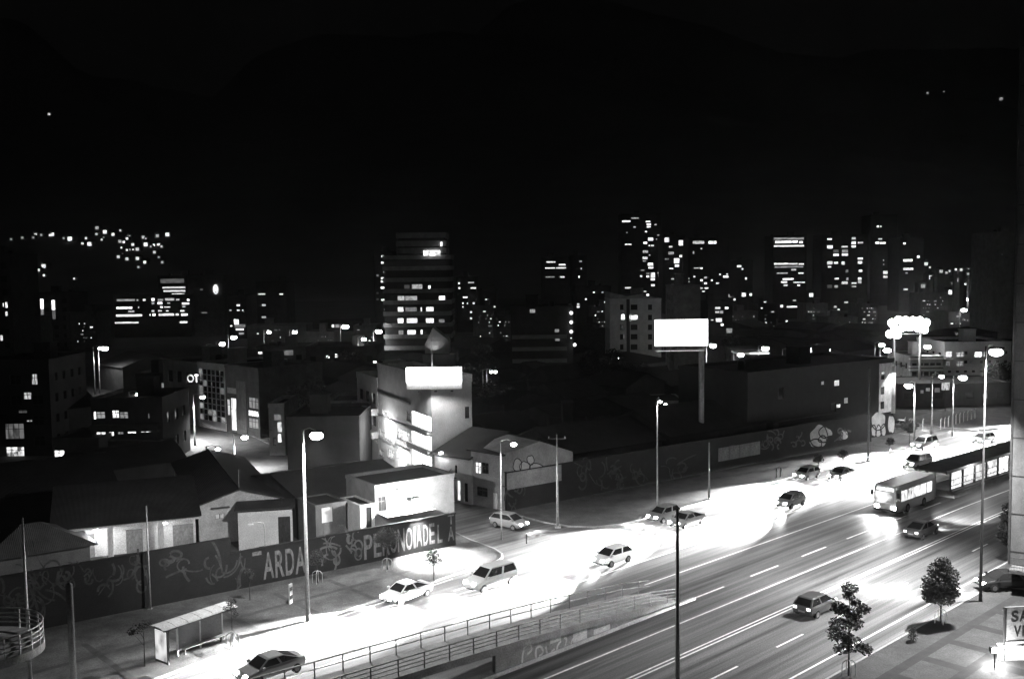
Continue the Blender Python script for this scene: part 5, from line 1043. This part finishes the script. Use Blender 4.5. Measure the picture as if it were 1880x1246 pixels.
# ================================================================== NEAR BUILDING, SIGN AND ENTRANCE AT THE RIGHT EDGE
p = at(1861, 560, 77.0); nb_ = thing('tall_building', 'plain grey flank of a tall building cut by the right edge', 'building', (p.x, p.y, 0), R_(-33))
MB().box(.16, 16, 0, 14, 2.2, 48).obj('wall', CONC_D, nb_); MB().box(0, .158, -.12, 14, 2.2, 48).obj('corner_trim', STEEL_D, nb_); MB().box(.3, 16, .4, 13.6, -.02, 2.19).obj('plinth_wall', CONC_D, nb_)
for k in range(15): piece('floor_joint', WALL_K, nb_, .161, 16, -.02, -.002, 3.2 + 3 * k, 3.26 + 3 * k)
# balcony rail at its foot
MB().box(.3, 16, -1.6, -.02, 1.9, 2.15).obj('balcony_slab', CONC_D, nb_)
for z in (2.4, 3.15): MB().tube([(.4, -1.55, z), (16, -1.55, z)], .03, 6).obj('balcony_rail', STEEL_D, nb_)
for k in range(30): piece('baluster', STEEL_D, nb_, .42 + k * .2, .44 + k * .2, -1.56, -1.54, 2.15, 3.15)
# sales sign
sp = G(1846, 1214); so_ = thing('sales_sign', 'grey hoarding panel with dark capital letters above a lit white parapet at right', 'sign', sp, R_(6)); spl2 = Plane(sp, R_(6))
r = spl2.rect(1847, 1113, 1900, 1175)
piece('panel', CONC, so_, r[0], r[0] + 4.5, 0, .12, r[2], r[3]); piece('panel_edge', STEEL_D, so_, r[0] - .1, r[0] - .002, -.03, .14, r[2] - 1.6, r[3]); piece('ledge', WHITE, so_, r[0], r[0] + 4.5, -.08, .12, r[2] - .22, r[2] - .02)
piece('lower_panel', CONC, so_, r[0], r[0] + 4.5, .02, .12, .13, r[2] - .23)
hgt = (r[3] - r[2])
for word, f0, x0 in (('SALA DE', .56, .35), ('VENTAS', .12, .55)):
    x = r[0] + x0
    for chh in word:
        if chh != ' ': letter(chh, so_, (x, x + .48, r[2] + hgt * f0, r[2] + hgt * (f0 + .32)), STEEL_D, -.008)
        x += .58
pp = thing('parapet', 'low white parapet blazing under a lamp at the bottom right edge', 'wall', G(1836, 1214), R_(-4)); MB().box(0, 7, 0, .35, 0, 1.0).obj('wall', WHITE, pp); MB().box(-.05, 7.05, -.05, .4, 1.003, 1.1).obj('coping', WHITE, pp)
gl = thing('ground_floodlight', 'blinding low floodlight beside the white parapet at bottom right', 'floodlight', pz(G(1826, 1228))); MB().tube([(0, 0, 0), (0, 0, 1.0)], .05, 6).obj('post', STEEL_D, gl); MB().box(-.3, .3, -.16, .16, 1.0, 1.35).obj('housing', STEEL_D, gl)
MB().box(-.27, .27, -.2, -.162, 1.03, 1.32).obj('lens', E_LAMP, gl); MB().box(.302, .34, -.14, .14, 1.03, 1.32).obj('lens', E_LAMP, gl)
lamp_light(gl, (.25, .45, .6), 1300, 'POINT', .2)

# ================================================================== VEHICLES (standing where the stream of traffic runs)
CARP = [mat('car_white', .7, .3, .05, 1, 0, 0, .5, fine=0), mat('car_silver', .38, .3, .05, 1, 0, .5, .5, fine=0), mat('car_grey', .12, .3, .05, 1, 0, .3, .5, fine=0), mat('car_black', .02, .25, .05, 1, 0, 0, .5, fine=0)]
CNAME = ['white', 'silver', 'grey', 'black']
RIM = mat('wheel_rim', .16, .5, .1, 2, 0, .4)
def car_mesh_set(kind):
    """side stations: x (front = +x), bottom z, belt z, half width"""
    if kind == 'sedan': L, st_, cab = 4.4, [(-2.2, .42, .78, .70), (-2.1, .3, .92, .80), (-1.5, .26, .98, .86), (-.6, .24, .96, .87), (.6, .24, .94, .87), (1.3, .26, .9, .86), (1.95, .3, .78, .82), (2.2, .4, .62, .7)], ((-1.75, -.55), (.55, 1.25), 1.42)
    elif kind == 'hatchback': L, st_, cab = 3.9, [(-1.95, .42, .86, .70), (-1.88, .3, .98, .80), (-1.3, .26, 1.0, .84), (-.4, .24, .98, .85), (.6, .24, .96, .85), (1.2, .26, .92, .84), (1.75, .3, .8, .8), (1.95, .4, .62, .68)], ((-1.9, -1.45), (.4, 1.2), 1.48)
    else: L, st_, cab = 4.7, [(-2.35, .46, 1.0, .78), (-2.28, .34, 1.12, .88), (-1.5, .3, 1.16, .92), (-.4, .28, 1.14, .93), (.7, .28, 1.12, .93), (1.4, .3, 1.08, .92), (2.1, .34, .96, .88), (2.35, .46, .74, .76)], ((-2.28, -2.0), (.5, 1.3), 1.78)
    body = MB(); rings = []
    for x, zb, zt_, w in st_:
        rings.append([(x, y, z) for y, z in ((-w * .9, zb), (w * .9, zb), (w, zb + (zt_ - zb) * .35), (w * .985, zb + (zt_ - zb) * .8), (w * .86, zt_), (-w * .86, zt_), (-w * .985, zb + (zt_ - zb) * .8), (-w, zb + (zt_ - zb) * .35))])
    body.loft(rings)
    (rb, rt_), (ft, fb), top = cab; zb = st_[3][2] - .04; wb = st_[3][3] * .9; wt = wb * .8
    ca = MB().loft([[(rb, -wb, zb), (fb, -wb, zb), (fb, wb, zb), (rb, wb, zb)], [(rt_, -wt, top - .05), (ft, -wt, top - .05), (ft, wt, top - .05), (rt_, wt, top - .05)], [(rt_ + .12, -wt * .9, top), (ft - .12, -wt * .9, top), (ft - .12, wt * .9, top), (rt_ + .12, wt * .9, top)]])
    def lerp(a, b, t): return tuple(p + (q - p) * t for p, q in zip(a, b))
    def inset(a, b, c, d, m, off):      # quad a b (bottom) c d (top) shrunk and pushed out
        cen = Vector([sum(k) / 4 for k in zip(a, b, c, d)]); nrm = (Vector(b) - Vector(a)).cross(Vector(d) - Vector(a)).normalized()
        if nrm.dot(cen - Vector((0, 0, zb))) < 0: nrm = -nrm
        return MB().quad(*[Vector(cen + (Vector(p) - cen) * m) + nrm * off for p in (a, b, c, d)])
    T0 = top - .05; g = {}
    g['windscreen'] = inset((fb, -wb, zb), (fb, wb, zb), (ft, wt, T0), (ft, -wt, T0), .88, .012)
    g['rear_window'] = inset((rb, wb, zb), (rb, -wb, zb), (rt_, -wt, T0), (rt_, wt, T0), .84, .012)
    sides = []
    for s in (-1, 1):
        mb0, mt0 = (rb + fb) / 2 - .1, (rt_ + ft) / 2 - .1
        sides.append(inset((rb, s * wb, zb), (mb0, s * wb, zb), (mt0, s * wt, T0), (rt_, s * wt, T0), .86, .012)); sides.append(inset((mb0, s * wb, zb), (fb, s * wb, zb), (ft, s * wt, T0), (mt0, s * wt, T0), .86, .012))
    return L, st_, body, ca, g, sides
def make_car(kind, paint, beam=0.0):
    L, st_, body, ca, g, sides = car_mesh_set(kind); t = thing('car', 'car', 'car')
    bo = body.obj('body', paint, t, False); bv = bo.modifiers.new('round', 'BEVEL'); bv.width = .05; bv.segments = 2; bv.limit_method = 'ANGLE'
    ca.obj('cabin', paint, t)
    for k, m_ in g.items(): m_.obj(k, GLASS, t)
    for m_ in sides: m_.obj('side_window', GLASS, t)
    xf, xr = st_[-1][0], st_[0][0]; wr = .31 if kind != 'van' else .35; hw = st_[3][3]
    for x in (xf - .85, xr + .8):
        for s in (-1, 1):
            wh_ = MB().tube([(x, s * (hw - .2), wr), (x, s * (hw + .015), wr)], wr, 14).obj('wheel', RUBBER, t); MB().tube([(x, s * (hw + .016), wr), (x, s * (hw + .03), wr)], wr * .62, 10).obj('rim', RIM, wh_)
    zf = st_[-2][2] - .14
    for s in (-1, 1):
        MB().loft([[(xf - .16, s * .52 - .17, zf - .08), (xf - .16, s * .52 + .17, zf - .08), (xf - .2, s * .52 + .17, zf + .1), (xf - .2, s * .52 - .17, zf + .1)], [(xf + .03, s * .5 - .15, zf - .1), (xf + .03, s * .5 + .15, zf - .1), (xf - .03, s * .5 + .15, zf + .08), (xf - .03, s * .5 - .15, zf + .08)]]).obj('headlight', E_HEAD if beam else CONC_L, t)
        MB().box(xr - .02, xr + .12, s * .55 - .14, s * .55 + .14, st_[1][2] - .28, st_[1][2] - .1).obj('tail_light', E_TAIL, t)
        MB().box(fbx(kind) - .1, fbx(kind) + .08, s * (hw + .0) + (0 if s > 0 else -.17), s * hw + (.17 if s > 0 else 0), st_[3][2] - .02, st_[3][2] + .12).obj('mirror', paint, t)
        if beam:
            lamp_light(t, (xf + .12, s * .5, zf + .02), beam, 'SPOT', .09, (1, s * .06, -.34), 66, 1.0)
            lb = lamp_light(t, (xf + .12, s * .5, zf + .02), beam * LONG * (1 if beam > 3000 else .4), 'SPOT', .09, (1, s * .05, -.085), 9.6, .8); lb.scale = (4.4, 1, 1)
    MB().box(xf - .02, xf + .035, -.26, .26, .45, .56).obj('number_plate', CONC_L, t); MB().box(xr - .035, xr + .02, -.26, .26, .5, .61).obj('number_plate', CONC_L, t)
    MB().box(xf - .03, xf + .02, -.55, .55, .36, .44).obj('grille', BLACKP, t)
    return t
def fbx(kind): return {'sedan': 1.05, 'hatchback': .95, 'van': 1.1}[kind]
LONG = 110.0
ORD = ['first', 'second', 'third', 'fourth', 'fifth', 'sixth', 'seventh', 'eighth', 'ninth', 'tenth', 'eleventh', 'twelfth']
proto = {}
def car(kind, ci, beam, pos, rz, label, group):
    k = (kind, ci, beam)
    if k not in proto: proto[k] = make_car(kind, CARP[ci], beam); t = proto[k]
    else: t = copy_tree(proto[k])
    t.location = pos; t.rotation_euler = (0, 0, rz); tag(t, label, 'car', group); return t
BEAM_FAR, BEAM_NEAR = 6500.0, 1400.0
lanes = {'kerb lane': .83, 'middle lane': .5, 'inner lane': .17}
kinds = ['sedan', 'hatchback', 'sedan', 'van', 'hatchback']
for li, (ln, f) in enumerate(lanes.items()):
    u = 14.0 + li * 8.5; k = 0
    while u < 215:
        a = 55.3 + bend(u); v = a + (vK(u) - a) * f; e = .5; a2 = 55.3 + bend(u + e); v2 = a2 + (vK(u + e) - a2) * f
        if not (60 < u < 66 and f > .8):
            d_ = W(u, v) - W(u + e, v2); kd = kinds[(k * 2 + li) % 5]; ci = (0, 0, 1, 0, 1)[(k + 2 * li) % 5]
            car(kd, ci, BEAM_FAR, W(u, v, .006), math.atan2(d_.y, d_.x), f'{CNAME[ci]} oncoming {kd} with blazing headlights, {ORD[min(k, 11)]} from left in far {ln}', 'oncoming cars on the far carriageway'); k += 1
        u += 29 + rnd.uniform(-4, 4) + u * .03
for ln, off, us_ in (('kerb lane', 3.4, (108,)), ('second lane', 6.9, (66, 128)), ('third lane', 10.8, (92,))):
    for k, u in enumerate(us_):
        v = near_k(u) + off; d_ = W(u + .5, near_k(u + .5) + off) - W(u, v); kd = kinds[(k + int(off)) % 5]; ci = (k + int(off)) % 4
        car(kd, ci, BEAM_NEAR, W(u, v, .006), math.atan2(d_.y, d_.x), f'{CNAME[ci]} {kd} driving away, {ORD[k]} from left in near {ln}', 'cars driving away on the near carriageway')
d_ = Vector((math.cos(R_(-30)), math.sin(R_(-30)), 0))
car('hatchback', 1, BEAM_NEAR, G(935, 968) + Vector((0, 0, .006)), R_(-38), 'silver hatchback leaving the side street toward the avenue', 'cars in the side street')
car('sedan', 2, BEAM_NEAR, G(1655, 787) + Vector((0, 0, .006)), R_(-28), 'grey sedan leaving the far side street at right', 'cars in the side street')
car('sedan', 3, BEAM_NEAR, pz(G(1845, 1082)), R_(185), 'black sedan parked on the near pavement with one headlight glaring', 'parked cars')
# city bus at the station end
def bus(pos, rz):
    t = thing('bus', 'white city bus with lit windows and headlights stopping at the end of the median station', 'bus', pos, rz); Lb, wb, hb = 8.8, 1.27, 3.1
    pr = [(-wb, .35), (wb, .35), (wb, 2.7), (wb * .92, hb), (-wb * .92, hb), (-wb, 2.7)]
    MB().loft([[(x, y * s, z) for y, z in pr] for x, s in ((-Lb / 2, .97), (-Lb / 2 + .2, 1), (Lb / 2 - .3, 1), (Lb / 2, .93))]).obj('body', CARP[0], t)
    for s in (-1, 1):
        for k in range(5): x = -Lb / 2 + .8 + k * 1.45; piece('side_window', E_ROOM, t, x, x + 1.25, s * wb - .01 if s > 0 else -wb - .02, s * wb + .02 if s > 0 else -wb + .01, 1.35, 2.45)
        for x in (-Lb / 2 + 2.6, Lb / 2 - 2.4): w_ = MB().tube([(x, s * (wb - .3), .48), (x, s * (wb + .02), .48)], .48, 14).obj('wheel', RUBBER, t); MB().tube([(x, s * (wb + .021), .48), (x, s * (wb + .04), .48)], .28, 10).obj('rim', RIM, w_)
        MB().box(Lb / 2 - .02, Lb / 2 + .05, s * .9 - .22, s * .9 + .22, .62, .9).obj('headlight', E_HEAD, t); MB().box(-Lb / 2 - .05, -Lb / 2 + .02, s * 1.0 - .14, s * 1.0 + .14, .9, 1.3).obj('tail_light', E_TAIL, t)
        lamp_light(t, (Lb / 2 + .15, s * .9, .8), 4500, 'SPOT', .1, (1, 0, -.26), 74, 1.0); piece('mirror', BLACKP, t, Lb / 2 - .1, Lb / 2 + .15, s * (wb + .15) - .1, s * (wb + .15) + .1, 1.9, 2.4)
    piece('windscreen', E_ROOM, t, Lb / 2 + .005, Lb / 2 + .03, -1.05, 1.05, 1.2, 2.35); piece('destination_board', E_HI, t, Lb / 2 + .005, Lb / 2 + .03, -.9, .9, 2.5, 2.8)
    piece('bumper', BLACKP, t, Lb / 2 - .1, Lb / 2 + .08, -1.2, 1.2, .36, .58)
bus(WB(101.6, 48.0, .006), ROADANG + math.pi)

# ================================================================== UNLIT CITY BLOCKS (dark roofs between the lit things)
def roofs(label, group, u0, u1, v0, v1, step, seed):
    rg = random.Random(seed); u = u0
    while u < u1:
        v = v0
        while v < v1:
            w_, dd = step * rg.uniform(.55, .8), step * rg.uniform(.55, .8); p = W(u + rg.uniform(0, 2), v + rg.uniform(0, 2))
            gable_house('dark_house', label, 'house', p, ROADANG + rg.uniform(-.08, .08), w_, dd, rg.uniform(3.4, 6.2), rg.uniform(1.2, 2.4), RENDER_D, ROOF_T, rg.choice('xy'), dark=[(w_ * .2, w_ * .35, 1.2, 2.4), (w_ * .6, w_ * .75, 1.2, 2.4)], group=group); v += step
        u += step
roofs('unlit low house with pitched roof in the black block behind the yard wall', 'unlit houses behind the yard wall', 82, 150, 92, 132, 13.5, 1)
roofs('unlit low house with pitched roof in the dark quarter beyond the left street', 'unlit houses of the left quarter', 84, 150, 140, 215, 18, 2)
roofs('unlit low house with pitched roof in the far dark quarter at centre', 'unlit houses of the far quarter', 160, 300, 112, 200, 24, 3)
roofs('unlit low house with pitched roof behind the left flats', 'unlit houses behind the left flats', 0, 60, 150, 215, 20, 4)

# overhead wires along the left street
for k, (p0, p1, sag) in enumerate((((330, 745), (449, 798), 1.0), ((372, 727), (500, 790), 1.2), ((449, 800), (560, 830), .8), ((345, 760), (450, 806), .7), ((380, 748), (520, 812), 1.4), ((400, 770), (640, 800), 1.6))):
    a, b = at(*p0, 160), at(*p1, 135); t = thing('overhead_wire', ('first', 'second', 'third', 'fourth', 'fifth', 'sixth')[k] + ' of six thin sagging wires over the left street', 'wire', (0, 0, 0), 0, 'overhead wires'); MB().tube([a.lerp(b, s / 8) - Vector((0, 0, sag * math.sin(math.pi * s / 8))) for s in range(9)], .025, 4).obj('cable', STEEL_D, t)

# ------------------------------------------------------------------ thin haze put in to stand for lens glow and lift blacks
hz = tag(MB().box(-5200, 5200, -500, 7200, -1.1, 1150).obj('added_haze', DIRT, None), kind='stuff')
vm = bpy.data.materials.new('thin_glow_haze'); vm.use_nodes = True; vt = vm.node_tree; vt.nodes.clear()
vo = vt.nodes.new('ShaderNodeOutputMaterial'); pv = vt.nodes.new('ShaderNodeVolumePrincipled')
pv.inputs['Density'].default_value = 0.00025; pv.inputs['Color'].default_value = (.8, .8, .8, 1); pv.inputs['Anisotropy'].default_value = 0.8
vt.links.new(pv.outputs[0], vo.inputs['Volume']); hz.data.materials.clear(); hz.data.materials.append(vm)
